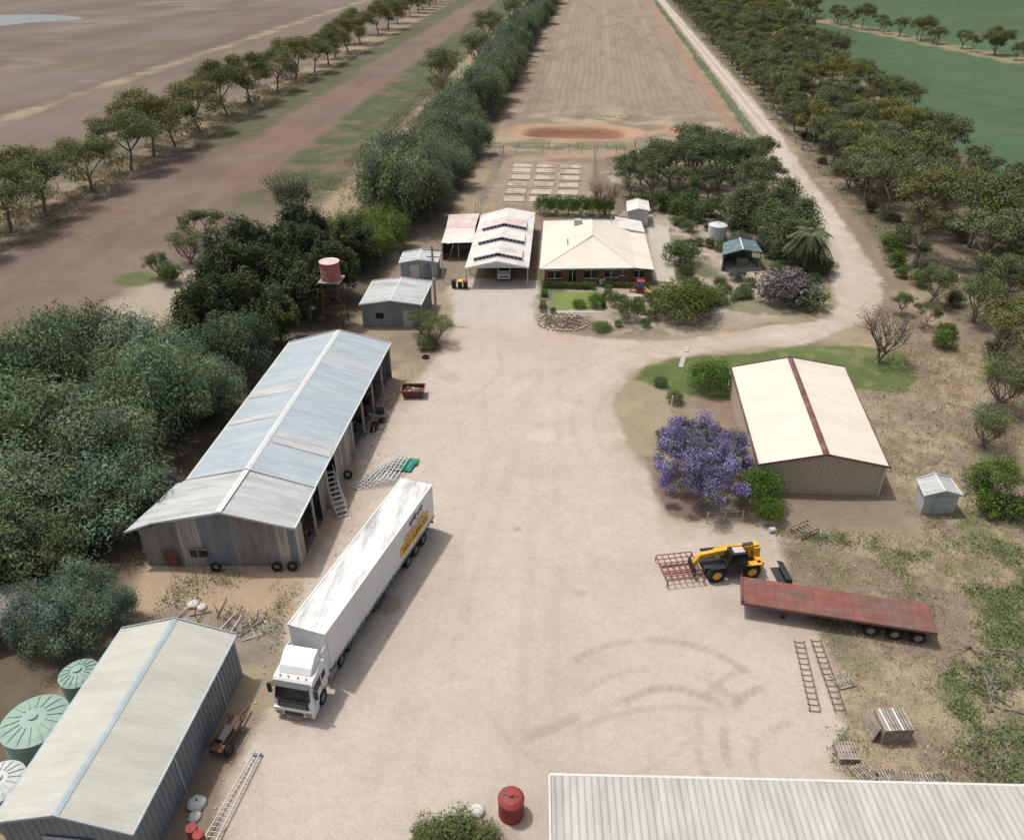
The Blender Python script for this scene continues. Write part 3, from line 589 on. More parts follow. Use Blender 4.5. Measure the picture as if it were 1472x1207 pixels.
hedge(-5,2,96.1,.9,.9,(1,1,.7));hedge(2.8,8.8,97.0,.7,.8,(1.1,1,.6));hedge(-4.9,-4.1,90,.8,.9,(1,1,.7));hedge(-4.9,-4.1,93.5,1.6,.7,(.8,.9,.6));hedge(2.7,3.2,91.8,3.4,.5,(.9,1,.6))
def palm():
    rng=np.random.default_rng(9);w=MB();limb(w,(0,0,-.1),(0.1,0,5.0),.28,.2,8,4,.02);Q=[];T=[]
    for i in range(48):
        a=i*2.4;el=random.uniform(-.3,1.1);L=random.uniform(2.4,3.1);d=np.array([math.cos(a),math.sin(a),0]);side=np.array([-d[1],d[0],0])
        for j in range(18):
            t=(j+1)/18;p=np.array([0.1,0,5.0])+d*L*t*math.cos(el*(1-t*.3))+np.array([0,0,math.sin(el)*L*t-1.5*t*t*L*.5])
            for s in(-1,1):
                tip=p+side*s*.6*(1-t*.5)+d*.3+np.array([0,0,-.25]);Q.append([p-d*.06,p+d*.07,tip+d*.04,tip-d*.04]);T.append(np.array((.14,.165,.09))*random.uniform(.7,1.3))
    return make_leafy('palm_mesh',np.array(Q),np.array(T),w)
put('palm_tree',palm(),29.9,104.6,1.05)
def jac():
    rng=np.random.default_rng(77);random.seed(77);w=MB();Q=[];T=[]
    for k in range(3): 
        f=Vector((random.uniform(-.4,.4),random.uniform(-.5,.5),1.3));limb(w,(random.uniform(-.3,.3),random.uniform(-.3,.3),-.1),f,.16,.12,7,2,.1)
        for i in range(5):
            a=random.random()*6.28;m=f+Vector((math.cos(a)*1.8,math.sin(a)*2.0,1.5));limb(w,f,m,.1,.05,6,2,.2)
    for i in range(100):
        u=(i+.5)/100;ph=math.acos(1-u*1.65);th=i*2.39996+random.uniform(-.4,.4);rr=random.uniform(.45,1.05)
        c=Vector((math.sin(ph)*math.cos(th)*4.0*rr,math.sin(ph)*math.sin(th)*5.4*rr,2.9+math.cos(ph)*2.3*rr))
        r=random.uniform(.3,.7);m=int(400*(r/.55)**1.6)
        Q.append(leaves(rng,c,(r,r,r*.85),m,.16,.10,.1,.3,.4,spread=1.45))
        t=tints(rng,m,np.array((.265,.225,.42))*random.uniform(.7,1.2),.35,.08)
        g=rng.random(m)<(.6 if random.random()<.3 else .12);t[g]=tints(rng,int(g.sum()),(.10,.13,.06),.3)
        T.append(t)
    return make_leafy('jacaranda_mesh',np.concatenate(Q),np.concatenate(T),w)
put('jacaranda_tree',jac(),10.4,54.9,1.0,rot=.15)
# ground vegetation
def scatter(name,area,n,thr,seed,col,h,l,w,tuft=6,up=1.0,nscale=5,spread=.25):
    rng=np.random.default_rng(seed);x0,x1,y0,y1=area
    px=rng.uniform(x0,x1,n);py=rng.uniform(y0,y1,n);P=np.array([(13.5,10),(80,10),(60,60),(46,84),(36,90),(33,74),(27,72),(27,50),(14,49.5)]) if area[0]>10 and area[1]<60 else None
    fb=fbm(px,py,nscale,31)+rng.normal(0,.035,n)
    m=(fb>thr)if thr>0 else (fb<-thr)
    m&=sdist(px,py,YARD)+.8*(fbm(px,py,1.5,9)-.5)<-.1
    if P is not None: m&=sdist(px,py,P)>.3
    px=px[m];py=py[m];k=len(px)
    px=np.repeat(px,tuft)+rng.normal(0,spread,k*tuft);py=np.repeat(py,tuft)+rng.normal(0,spread,k*tuft);n=len(px)
    ts=np.repeat(rng.uniform(.4,1.3,k),tuft)
    hs=rng.uniform(.2,1,n)*h*ts
    pos=np.stack([px,py,hs*.6],1)
    a=unit(rng.normal(size=(n,3))*.6+np.array([0,0,up]));b=unit(np.cross(a,rng.normal(size=(n,3))));s=rng.uniform(.5,1.2,(n,1))*ts[:,None]
    a=a*l*.5*s;b=b*w*.5*s;q=np.stack([pos-a,pos+b,pos+a,pos-b],1)
    tt=tints(rng,n,col,.3,.1)*np.repeat(rng.uniform(.75,1.2,(k,1)),tuft,0)
    put(name,make_leafy(name+'_mesh',q,tt),0,0,1,rot=0)
scatter('green_weeds',(14,48,18,50),17000,.54,1,(.145,.19,.08),.4,.17,.10,9,.1)
scatter('dry_grass',(14,50,18,84),30000,-.57,2,(.42,.35,.225),.4,.34,.035,7,1.2)
scatter('grass_tufts',(14,50,18,90),10000,.45,3,(.18,.19,.095),.3,.2,.06,6,.6)
scatter('weeds',(-28,-17.5,30,41),2600,.48,4,(.15,.175,.085),.3,.14,.08,6,.3)
scatter('dry_grass',(-48,-31,100,250),7000,.42,5,(.33,.27,.17),.5,.6,.1,5,1)
scatter('dry_grass',(-94,-83,90,260),8000,.38,6,(.32,.265,.17),.5,.6,.12,5,1)
scatter('dry_grass',(44,76,90,230),12000,.42,8,(.30,.25,.16),.5,.55,.1,5,1)

# ------------------------------------------------------------------ buildings
def V3(p,z): return Vector((p[0],p[1],z))
def lerp2(a,b,t): return (a[0]+(b[0]-a[0])*t,a[1]+(b[1]-a[1])*t)
def inset(c,d):
    o=[]
    for i,p in enumerate(c):
        pn=Vector(c[(i+1)%4])-Vector(p);pp=Vector(c[(i-1)%4])-Vector(p);o.append(tuple(Vector(p)+pn.normalized()*d+pp.normalized()*d))
    return o
def gable(name,c,ze,zr,roof,wall,pitch=.3,amp=.02,ov=.15,walls=(1,1,1,1),cap='trimpale',capw=.35,gutter='trimpale',roof2=None):
    """c: nearL,nearR,farR,farL eave corners; ridge runs near->far"""
    e=empty(name);nl,nr,fr,fl=c;rn=lerp2(nl,nr,.5);rf=lerp2(fl,fr,.5)
    r=MB();r.corr(V3(nl,ze),V3(fl,ze),V3(rf,zr),V3(rn,zr),roof,pitch,amp);r.corr(V3(nr,ze),V3(fr,ze),V3(rf,zr),V3(rn,zr),roof2 or roof,pitch,amp)
    r.obj('roof',e)
    t=MB()
    dn=(Vector(rf)-Vector(rn)).normalized()
    for sgn,(a,b) in((-1,(nl,fl)),(1,(nr,fr))):
        t.beam(V3(a,ze-.04),V3(b,ze-.04),.14,.12,gutter)
    side=Vector((dn.y,-dn.x))*capw/2;sl=(zr-ze)/((Vector(nr)-Vector(nl)).length/2)*capw/2
    for s in(-1,1):
        a=Vector(rn)+s*side;b=Vector(rf)+s*side
        t.poly([(rn[0],rn[1],zr+.045),(rf[0],rf[1],zr+.045),(b.x,b.y,zr+.035-sl),(a.x,a.y,zr+.035-sl)],cap)
    for a,b_,k in((nl,rn,1),(nr,rn,1),(fl,rf,-1),(fr,rf,-1)):
        t.beam(V3(a,ze+.02),V3(b_,zr+.03),.06,.16,gutter)
    t.obj('trim',e)
    wl=MB();i=inset(c,ov);wn=lerp2(i[0],i[1],.5);wf=lerp2(i[3],i[2],.5)
    zt=ze-.06
    def wallcorr(a,b,zt1,zt2=None):
        wl.corr(V3(a,0),V3(b,0),V3(b,zt1 if zt2 is None else zt2),V3(a,zt1),wall,.3,0)
    if walls[0]: wallcorr(i[0],wn,zt,zr-.08);wallcorr(wn,i[1],zr-.08,zt)
    if walls[1]: wallcorr(i[1],i[2],zt)
    if walls[2]: wallcorr(i[2],wf,zt,zr-.08);wallcorr(wf,i[3],zr-.08,zt)
    if walls[3]: wallcorr(i[3],i[0],zt)
    if wl.v: wl.obj('walls',e)
    rb=MB();cen=Vector((sum(p[0] for p in i)/4,sum(p[1] for p in i)/4))
    for k in (0,1):
        if not walls[k]: continue
        a=Vector(i[k]);b=Vector(i[(k+1)%4]);L=(b-a).length;nrm=Vector(((b-a).y,-(b-a).x)).normalized()
        if nrm.dot((a+b)/2-cen)<0: nrm=-nrm
        n=int(L/.38)
        for j in range(1,n):
            u=j/n;p=a.lerp(b,u)+nrm*.014
            h=zt-.02 if k==1 else zt+(zr-.14-zt)*(1-abs(2*u-1))-.04
            rb.beam((p.x,p.y,0.02),(p.x,p.y,h),.05,.022,wall)
    if rb.v: rb.obj('wall_ribs',e)
    return e,i
# machine shed
e,i=gable('machine_shed',[(-29.3,46.3),(-19.25,46.3),(-18.9,70.8),(-29.2,69.9)],3.95,5.3,'zinc','oldwall',walls=(0,0,1,1),roof2='zinc',capw=.5)
r=MB()
r.corr((-29.6,41.3,3.9),(-29.5,46.25,3.93),(-24.28,46.25,5.24),(-24.4,41.3,5.24),'zinc_pale',.3,.02)
r.corr((-19.3,41.6,3.9),(-19.25,46.25,3.93),(-24.28,46.25,5.24),(-24.4,41.3,5.24),'zinc_pale',.3,.02)
r.corr((-31.6,40.9,3.2),(-29.9,46.0,3.86),(-29.5,46.1,3.9),(-29.6,41.25,3.88),'zinc_pale',.3,.02)
r.beam((-24.4,41.2,5.28),(-24.28,46.3,5.28),.45,.05,'trimpale')
r.beam((-24.4,41.25,5.2),(-19.25,41.55,3.88),.06,.18,'trimpale');r.beam((-24.4,41.2,5.2),(-29.6,41.2,3.85),.06,.18,'trimpale');r.beam((-29.6,41.2,3.85),(-31.6,40.85,3.16),.06,.16,'trimpale')
r.beam((-19.22,41.6,3.9),(-19.2,46.3,3.9),.12,.12,'trimpale')
r.obj('front_roof',e)
# loose roof screws and replaced sheets
r=MB();rs=random.Random(12)
for (ya,yb,side_) in [(50.2,51.7,1),(58.4,59.9,-1),(63.5,65.9,1),(54,54.9,-1),(67.2,68.1,1)]:
    def rp(y,s_):  # s_: 0 eave ->1 ridge
        xe=(-29.27 if side_<0 else -19.1);xr=-24.15;return (xe+(xr-xe)*s_,y,3.95+(5.3-3.95)*s_+.032)
    r.poly([rp(ya,.03),rp(yb,.03),rp(yb,.93),rp(ya,.93)],'zinc_pale')
r.obj('replaced_roof_sheets',e)
w=MB();rs=random.Random(3)
x=-30.6
def ztop(x): return 5.1-(abs(x+24.4))*.27 if x>-29.6 else 3.7-(-29.6-x)*.33
while x<-19.6:
    wd_=min(rs.choice([.75,.9,1.1,1.5]),-19.5-x);k=rs.choice(['oldwall','oldwall','oldwall2','bluegrey','oldwall'])
    yy=41.0+(x+30.6)*.09;yy2=41.0+(x+wd_+30.6)*.09;off=rs.uniform(0,.04)
    w.corr((x,yy-off,0.05),(x+wd_,yy2-off,0.05),(x+wd_,yy2-off,ztop(x+wd_)),(x,yy-off,ztop(x)),k,.25,0)
    for j in range(1,int(wd_/.25)):
        xx=x+j*.25;w.beam((xx,41.0+(xx+30.6)*.09-off-.014,.06),(xx,41.0+(xx+30.6)*.09-off-.014,ztop(xx)-.05),.04,.02,k)
    x+=wd_
w.poly([(-30.6,41,0),(-29.2,46.3,0),(-29.2,46.3,3.8),(-30.6,41,3.3)],'oldwall')
def rx(y): return -19.45+(y-42)*.012
for (y0,y1,k) in [(42.0,43.2,'oldwall2'),(47.3,49.4,'oldwall'),(51.5,55.8,'oldwall2'),(55.8,56.9,'bluegrey')]:
    w.corr((rx(y0),y0,0),(rx(y1),y1,0),(rx(y1),y1,3.85),(rx(y0),y0,3.85),k,.3,0)
    for yy in np.arange(y0+.3,y1,.3): w.beam((rx(yy)+.016,yy,.02),(rx(yy)+.016,yy,3.84),.04,.022,k)
for y in np.arange(42,71,3.55): w.beam((rx(y)+.05,y,0),(rx(y)+.05,y,3.9),.14,.14,'steel')
for y in np.arange(42.3,71,3.55):
    w.beam((-29,y,3.8),(-19.3,y,3.8),.08,.2,'steel')
w.box((-26.6,41.12,1.4),(1.2,.06,.7),'glass',.09);w.box((-26.6,41.07,1.4),(.05,.05,.7),'steel',.09)
for zz in (1.0,1.75): w.beam((-27.3,41.05,zz),(-25.9,41.16,zz),.04,.05,'timber')
w.box((-28.6,40.9,.9),(1.0,.05,1.5),'rust',.09,math.radians(6))
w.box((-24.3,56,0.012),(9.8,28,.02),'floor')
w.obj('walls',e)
mc=empty('farm_machinery')
m=MB()
for (x,y,s) in [(-21,59.5,1),(-20.6,62.5,.8),(-21,66,1.1),(-20.5,45,.8)]:
    m.box((x,y,.8*s),(1.6*s,2.0*s,.5),'rust');m.box((x-.2,y+.3,1.3*s),(.8,.9,.8),'chassis')
    for a in(-1,1): 
        for b2 in(-.7,.7): m.wheel((x+.8*a*s,y+b2*s,.42),(1,0,0),.42,.25,'rust')
m.beam((-19.5,60,.4),(-17.8,61,.5),.1,.1,'rust');m.beam((-19.3,62,.8),(-18.2,62.6,.2),.08,.08,'steel');m.box((-18.6,63.4,.35),(.7,.5,.6),'chassis',.4)
rs=random.Random(31)
for j in range(30):
    x=rs.uniform(-19.2,-17.6);y=rs.uniform(58.5,65);a=rs.random()*3;l=rs.uniform(.3,1.3);m.beam((x,y,rs.uniform(.05,.3)),(x+math.cos(a)*l*.6,y+math.sin(a)*l,rs.uniform(.08,.6)),.07,.07,rs.choice(['rust','chassis','steel','timber']))
m.obj('implements',mc,.02)
tp=MB()
for (x,y,z) in [(-18.6,60.5,.12),(-18.5,61,.38),(-18.1,62.2,.12),(-16.4,75.3,.12)]: tp.lathe((x,y,z-.12),(0,0,1),[(.22,0),(.37,0),(.41,.05),(.41,.15),(.37,.2),(.22,.2),(.22,0)],'tyre',18,False)
for (x,y) in [(-25.4,40.95),(-19.9,41.55),(-21,41.4),(-18.9,53.0)]: tp.lathe((x,y,.4),(.1,-1,.15),[(.22,0),(.37,0),(.4,.05),(.4,.15),(.37,.2),(.22,.2),(.22,0)],'tyre',18,False)
tp.obj('tyre_pile')
e,i=gable('steel_shed',[(-27.0,19.5),(-19.95,19.6),(-19.85,32.2),(-27.0,32.0)],3.35,4.45,'sage','bluegrey',pitch=.25,amp=.012,cap='zinc',capw=.4,gutter='zinc')
w=MB();w.box((-20.02,24,1.6),(.05,.12,3.2),'zinc');w.box((-20.0,29.5,1.6),(.05,.12,3.2),'zinc')
w.box((-23.4,19.58,1.3),(2.6,.05,2.5),'zinc');w.obj('fittings',e)
e,i=gable('cream_shed',[(15.05,53.9),(25.55,54.5),(26.4,71.7),(15.2,70.6)],2.9,4.0,'cream','creamwall',cap='ridgered',capw=.55,gutter='ridgered',pitch=.25,amp=.008)
w=MB();w.box((25.3,54.60,1.35),(.12,.06,2.7),'trimpale',.05);w.box((15.3,54.02,1.35),(.1,.06,2.7),'trimpale');w.obj('fittings',e)
e=empty('hay_shed');r=MB();r.corr((-.3,24.1,4),(24.5,25.75,4),(25.3,10.5,4.9),(.7,8.9,4.9),'rib',.36,.05);r.beam((-.32,24.16,3.95),(24.5,25.81,3.95),.14,.14,'trimpale');r.beam((-.36,24.1,4),(.64,8.9,4.92),.1,.2,'trimpale')
r.obj('roof',e);w=MB()
w.corr((-.05,23.9,0),(24.3,25.5,0),(24.3,25.5,3.9),(-.05,23.9,3.9),'bluegrey',.3,0);w.corr((-.05,23.9,0),(.9,9,0),(.9,9,4.8),(-.05,23.9,3.9),'bluegrey',.3,0);w.corr((24.3,25.5,0),(25,10.6,0),(25,10.6,4.8),(24.3,25.5,3.9),'bluegrey',.3,0);w.obj('walls',e)
e,i=gable('grey_workshop',[(-25.2,82.0),(-18.15,82.6),(-18.1,89.7),(-25.4,89.2)],2.9,3.4,'zinc_pale','bluegrey',capw=.2)
w=MB();w.box((-19.8,82.6,1.1),(1.0,.05,2.1),'zinc',.08);w.box((-23,82.3,1.5),(.9,.05,.7),'dark',.08);w.obj('door_and_window',e)
e,i=gable('garden_shed',[(-23.9,97.1),(-18.9,97.9),(-19.2,101.9),(-24.2,101.3)],2.2,2.6,'zinc_pale','zinc',capw=.2)
w=MB();w.box((-21.9,97.42,1),(1.2,.05,1.9),'trimpale',.15);w.box((-20.2,97.67,1.0),(.8,.05,1.8),'bluegrey',.15);w.obj('door',e)
e,i=gable('white_shed',[(6.6,121.3),(10.1,121.9),(10.1,127.2),(6.7,126.8)],2.4,2.8,'white_roof','trimpale',capw=.2)
e,i=gable('garden_shed',[(27.75,52.2),(30.7,52.5),(30.6,54.9),(27.9,54.5)],1.95,2.4,'zinc_pale','zinc_pale',pitch=.2,capw=.2)
w=MB();w.box((29.2,52.42,.95),(.9,.04,1.7),'zinc',.1);w.obj('door',e)
e,i=gable('garden_pavilion',[(18.8,103.8),(24.3,105.2),(24.0,110),(19.6,108.9)],2.3,2.9,'teal','oldwall',walls=(0,0,1,1),capw=.2,gutter='teal')
w=MB()
for p in i: w.beam(V3(p,0),V3(p,2.3),.12,.12,'timber')
w.box((21.5,106.5,.02),(4.5,3.8,.04),'concrete',.2);w.box((22,107,.5),(1.6,1,.9),'timber',.2);w.obj('posts',e)
e=empty('old_lean_to');w=MB();w.corr((-37.5,31.5,2.0),(-34.2,33.4,2.0),(-35.6,36.5,2.6),(-39,35,2.6),'oldwall',.3,.02)
for p in [(-37.4,31.6),(-34.4,33.4),(-35.6,36.3),(-38.8,34.9)]: w.beam((p[0],p[1],0),(p[0],p[1],2.1),.12,.12,'timber')
w.corr((-39,35,0),(-35.6,36.5,0),(-35.6,36.5,2.5),(-39,35,2.5),'oldwall',.3,0);w.obj('roof_and_posts',e)

# ---- carport
e=empty('carport')
r=MB();cl=[(-14.9,95.1),(-6.7,96.1),(-7.4,119.0),(-15.5,117.3)]
def cp(u,t,z):
    a=lerp2(cl[0],cl[1],u);b_=lerp2(cl[3],cl[2],u);p=lerp2(a,b_,t);return Vector((p[0],p[1],z))
r.corr(cp(0,0,2.6),cp(0,1,2.6),cp(.5,1,3.5),cp(.5,0,3.5),'white_roof',.4,.02);r.corr(cp(1,0,2.6),cp(1,1,2.6),cp(.5,1,3.5),cp(.5,0,3.5),'white_roof',.4,.02)
w=MB()
for t0,t1 in [(.09,.25),(.36,.52),(.62,.78)]:
    z0,z1=2.95,3.95
    for (ua,ub) in((.12,.5),(.88,.5)):
        za=z0+.35;zb=z1+.05
        r.poly([cp(ua,t0-.01,za),cp(ub,t0-.01,zb),cp(ub,t1,zb-.28),cp(ua,t1,za-.28)],'white_roof' if t0<.5 else 'pink_roof')
        w.poly([cp(ua,t0,2.85),cp(ub,t0,3.52),cp(ub,t0,zb-.04),cp(ua,t0,za-.04)],'dark')
        w.beam(cp(ua,t0-.008,za),cp(ub,t0-.008,zb),.08,.12,'whitepaint')
        w.beam(cp(ua,t0-.006,2.9),cp(ub,t0-.006,3.55),.05,.08,'whitepaint')
        for k in range(7):
            q=k/6;w.beam(cp(ua+(ub-ua)*q,t0-.004,2.85+.66*q),cp(ua+(ub-ua)*q,t0-.004,za+(zb-za)*q),.07,.05,'whitepaint')
        w.poly([cp(ua,t0,2.85),cp(ua,t1,2.85),cp(ua,t1,za-.28),cp(ua,t0,za)],'trimpale')
r.obj('roof',e)
w.beam(cp(0,-.002,2.6),cp(.5,-.002,3.5),.08,.22,'whitepaint');w.beam(cp(1,-.002,2.6),cp(.5,-.002,3.5),.08,.22,'whitepaint')
w.poly([cp(0,.004,2.55),cp(.5,.004,2.62),cp(.5,.004,3.42)],'trimpale');w.poly([cp(1,.004,2.55),cp(.5,.004,2.62),cp(.5,.004,3.42)],'trimpale')
for u in(0.02,.98):
    for t in np.linspace(0.01,.99,6): w.beam(cp(u,t,0),cp(u,t,2.6),.12,.12,'steel')
    w.beam(cp(u,0,2.55),cp(u,1,2.55),.12,.14,'trimpale')
w.poly([cp(.02,1,0),cp(.98,1,0),cp(.98,1,2.6),cp(.5,1,3.4),cp(.02,1,2.6)],'oldwall')
w.poly([cp(.02,.45,0),cp(.02,1,0),cp(.02,1,2.5),cp(.02,.45,2.5)],'oldwall')
w.obj('posts_and_trim',e)
e=empty('side_awning');r=MB();r.corr((-19.5,104.4,2.5),(-15.0,105.2,2.5),(-15.6,111.0,2.65),(-19.8,110.3,2.65),'white_roof',.4,.02);r.corr((-19.8,110.35,2.66),(-15.6,111.05,2.66),(-15.8,117.2,2.8),(-20.3,116.2,2.8),'pink_roof',.4,.02)
for p in [(-19.4,104.6),(-17.2,105),(-15.2,105.3),(-20,116)]: r.beam((p[0],p[1],0),(p[0],p[1],2.5),.1,.1,'steel')
r.corr((-20.3,116,0),(-15.8,117,0),(-15.8,117,2.7),(-20.3,116,2.7),'oldwall',.3,0);r.corr((-20.2,116,0),(-19.5,104.6,0),(-19.5,104.6,2.45),(-20.2,116,2.7),'oldwall',.3,0);r.obj('roof_and_posts',e)
car=MB(TF(-10.1,97.4,math.radians(4)))
car.prism([(0,.45),(0,.95),(.15,1.0),(1.25,1.05),(1.75,1.6),(2.9,1.62),(3.35,1.1),(4.9,1.08),(4.95,.5)],-.85,.85,'whitepaint')
car.poly([(-.74,1.27,1.10),(.74,1.27,1.10),(.66,1.70,1.56),(-.66,1.70,1.56)],'glass');car.box((0,-.02,.75),(1.3,.06,.2),'black')
for s in(-1,1):
    car.box((.86*s,2.3,1.32),(.02,1.1,.35),'glass');car.box((.65*s,-.03,.78),(.3,.05,.16),'rim')
    for yy in(.9,3.9): car.wheel((.78*s,yy,.34),(s,0,0),.34,.22)
pe=empty('parked_pickup');car.obj('body',pe,.04)

# ---- house
e=empty('brick_house');r=MB()
A=(-5.3,96.3);B=(6.9,97.8);Cc=(6.4,117.0);D=(-5.9,115.6)
zE,zR=2.45,4.3
def hp(u,t,z):
    p=lerp2(lerp2(A,B,u),lerp2(D,Cc,u),t);return Vector((p[0],p[1],z))
r1=hp(.56,.38,zR);r2=hp(.56,.72,zR)
def tri_corr(a,b_,c1,d1,k): r.corr(a,b_,c1,d1,k,.4,.012)
tri_corr(hp(0,0,zE),hp(1,0,zE),r1,r1,'cream');tri_corr(hp(1,0,zE),hp(1,1,zE),r2,r1,'cream');tri_corr(hp(0,1,zE),hp(1,1,zE),r2,r2,'white_roof');tri_corr(hp(0,0,zE),hp(0,1,zE),r2,r1,'cream')
for a in (hp(0,0,zE),hp(1,0,zE)): r.beam(a+Vector((0,0,.03)),r1+Vector((0,0,.05)),.16,.04,'white_roof')
for a in (hp(0,1,zE),hp(1,1,zE)): r.beam(a+Vector((0,0,.03)),r2+Vector((0,0,.05)),.16,.04,'white_roof')
r.beam(r1+Vector((0,0,.05)),r2+Vector((0,0,.05)),.2,.05,'white_roof')
r.corr((7.0,97.9,2.38),(6.6,112,2.38),(8.9,112.3,2.05),(9.4,98.4,2.05),'cream',.4,.012)
r.corr((4.6,112.0,3.0),(8.9,112.6,2.2),(8.6,117.6,2.2),(4.6,117.0,3.0),'white_roof',.4,.015)
r.obj('roof',e)
w=MB();wi=inset([A,B,Cc,D],.6)
for k in range(4):
    a,b_=wi[k],wi[(k+1)%4];w.corr(V3(a,0),V3(b_,0),V3(b_,2.4),V3(a,2.4),'brick',.5,0)
w.beam(hp(0,0,zE-.06),hp(1,0,zE-.06),.12,.16,'trimpale');w.beam(hp(0,0,zE-.06),hp(0,1,zE-.06),.12,.16,'trimpale');w.beam(hp(1,0,zE-.06),hp(1,1,zE-.06),.12,.16,'trimpale')
w.corr((6.3,98.5,0),(8.7,98.8,0),(8.7,98.8,2.1),(6.3,98.5,2.3),'brick',.5,0);w.corr((8.7,98.8,0),(8.3,112.3,0),(8.3,112.3,2.05),(8.7,98.8,2.05),'brick',.5,0)
fx=lambda x:96.92+(x+5)*.123
for x,wd2,z,h in [(-3.4,1.8,1.45,1.0),(-1.1,.9,1.1,2.0),(1.3,1.8,1.45,1.1),(3.9,1.6,1.5,1.0),(5.4,.8,1.6,.8),(7.5,1.2,1.4,1.0)]:
    w.box((x,fx(x)-.03,z),(wd2,.06,h),'glass',.122);w.box((x,fx(x)-.07,z),(.06,.05,h),'whitepaint',.122);w.box((x,fx(x)-.06,z+h/2),(wd2+.1,.05,.07),'whitepaint',.122);w.box((x,fx(x)-.08,z-h/2-.03),(wd2+.16,.12,.06),'whitepaint',.122)
w.box((2.8,fx(2.8)-.3,.45),(.8,.4,.7),'trimpale',.122)
w.obj('walls_and_windows',e)
w=MB();w.box((-.8,110.6,3.95),(1.1,1.1,.8),'steel',.1);w.box((-.8,110.6,4.38),(.95,.95,.1),'oldwall2',.1);w.cyl((-2.0,103,3),(-2.0,103,4.2),.09,.09,'steel');w.cyl((4.0,113,3.4),(4,113,4.3),.07,.07,'steel')
w.beam((-5.9,112,2),(-5.9,112,5.4),.05,.05,'steel');w.obj('cooler_and_vents',e)
gb=empty('garden_bed')
s=MB()
def stones(P):
    for a in range(len(P)-1):
        p=Vector(P[a]);q=Vector(P[a+1]);n=max(1,int((q-p).length/.42))
        for j in range(n):
            x=p.lerp(q,j/n);s.box((x.x+random.uniform(-.05,.05),x.y+random.uniform(-.05,.05),.08),(.34,.22,.2),'stone',random.random()*3)
bedp=[(-1.9+2.8*math.copysign(abs(math.cos(t))**.75,math.cos(t)),85.7+2.3*math.copysign(abs(math.sin(t))**.75,math.sin(t))) for t in np.linspace(0,2*math.pi,25)]
stones(bedp);stones([(10,91),(13,93.5),(13.5,98),(9.8,98)])
for k in range(26): s.box((random.uniform(-4,.3),random.uniform(84,87.4),.07),(.3,.24,.18),'stone',random.random()*3)
s.obj('stone_edging',gb)
rng=np.random.default_rng(5);q=leaves(rng,(-1.9,85.6,.15),(2.1,1.6,.25),1500,.14,.1,0,0,.5,box=True);o=put('bedding_plants',make_leafy('beds',q,tints(rng,1500,(.20,.17,.12),.4,.3)),0,0,1,rot=0)
s=MB();s.box((-.9,88.7,.03),(7.4,.6,.06),'concrete',.06);s.box((5.6,94.3,.03),(4.6,.9,.06),'concrete',.1);s.box((12.1,80.0,.05),(.5,1.6,.08),'concrete',-.2);s.box((11.3,76.8,.05),(.5,2.6,.08),'concrete',-.2)
s.obj('concrete_path')
s=MB()
for ix in range(3):
    for iy in range(5):
        x0=-14.6+ix*4.6+.46+random.uniform(-.2,.2);y0=132.5+iy*4.6+.46+random.uniform(-.2,.2);x1=x0+3.68;y1=y0+3.68
        for a,b_ in [((x0,y0),(x1,y0)),((x1,y0),(x1,y1)),((x1,y1),(x0,y1)),((x0,y1),(x0,y0))]: s.beam((*a,.06),(*b_,.06),.12,.12,'timber')
s.obj('vegetable_beds')
def fence(name,P,sp=3,h=1.2,wires=3,k='timber',pw=.12):
    f=MB()
    for a in range(len(P)-1):
        p=Vector((*P[a],0));q=Vector((*P[a+1],0));n=max(1,int((q-p).length/sp))
        for j in range(n+1): x=p.lerp(q,j/n);f.beam((x.x,x.y,0),(x.x,x.y,h+.1),pw,pw,k)
        for z in np.linspace(h*.3,h,wires): f.beam((p.x,p.y,z),(q.x,q.y,z),.02,.02,'steel')
    f.obj(name)
fence('garden_fence',[(-17.5,126),(-17,165),(1.5,168),(1.8,130)],2.4,1.8,4,'steel',.1)
fence('paddock_fence',[(-20.5,170),(-8,171),(10,173),(33,176)],5)
fence('boundary_fence',[(-35,120),(-34,300),(-33,560)],6)
fence('boundary_fence',[(-83,70),(-83,300),(-85,560)],6)
fence('boundary_fence',[(-93,60),(-93,560)],8)
fence('road_fence',[(36.0,185),(36.2,560)],6);fence('road_fence',[(45,170),(45.2,560)],6)
fence('wire_fence',[(33,158),(26,166),(2,169)],4)
fence('yard_rail',[(10.8,49.7),(13.6,50.2)],1.3,1.0,2,'steel',.08)

# ---- tanks
def tank(name,x,y,r,h,k,rib=True,dome=.35):
    m=MB();pr=[(r,0)]
    n=int(h/.25)
    for j in range(n): pr+=[(r,h*(j+.2)/n),(r*1.02,h*(j+.5)/n),(r,h*(j+.8)/n)]
    pr+=[(r,h),(r*1.03,h+.02),(r*.8,h+dome*.45),(r*.4,h+dome*.85),(.25,h+dome),(.25,h+dome+.1),(.01,h+dome+.1)]
    m.lathe((x,y,0),(0,0,1),pr,k,40,False)
    if rib:
        for i in range(16):
            a=i/16*6.283;d=Vector((math.cos(a),math.sin(a),0));p=Vector((x,y,0))
            m.beam(p+d*r*.98+Vector((0,0,h+.04)),p+d*r*.8+Vector((0,0,h+dome*.45+.03)),.1,.05,k);m.beam(p+d*r*.8+Vector((0,0,h+dome*.45+.03)),p+d*r*.4+Vector((0,0,h+dome*.85+.03)),.1,.05,k)
    m.obj(name)
tank('water_tank',-29.25,26.0,1.75,2.2,'polygreen');tank('water_tank',-28.85,29.6,1.1,1.9,'polygreen');tank('water_tank',-29.0,22.4,1.25,2.0,'polywhite');tank('water_tank',19.9,117.2,1.35,2.1,'polywhite',False)
t=MB();b0=Vector((-28.3,82.6,0))
for sx in(-1,1):
    for sy in(-1,1): t.beam(b0+Vector((sx*1.1,sy*1.1,0)),b0+Vector((sx*.9,sy*.9,5.6)),.12,.12,'rust')
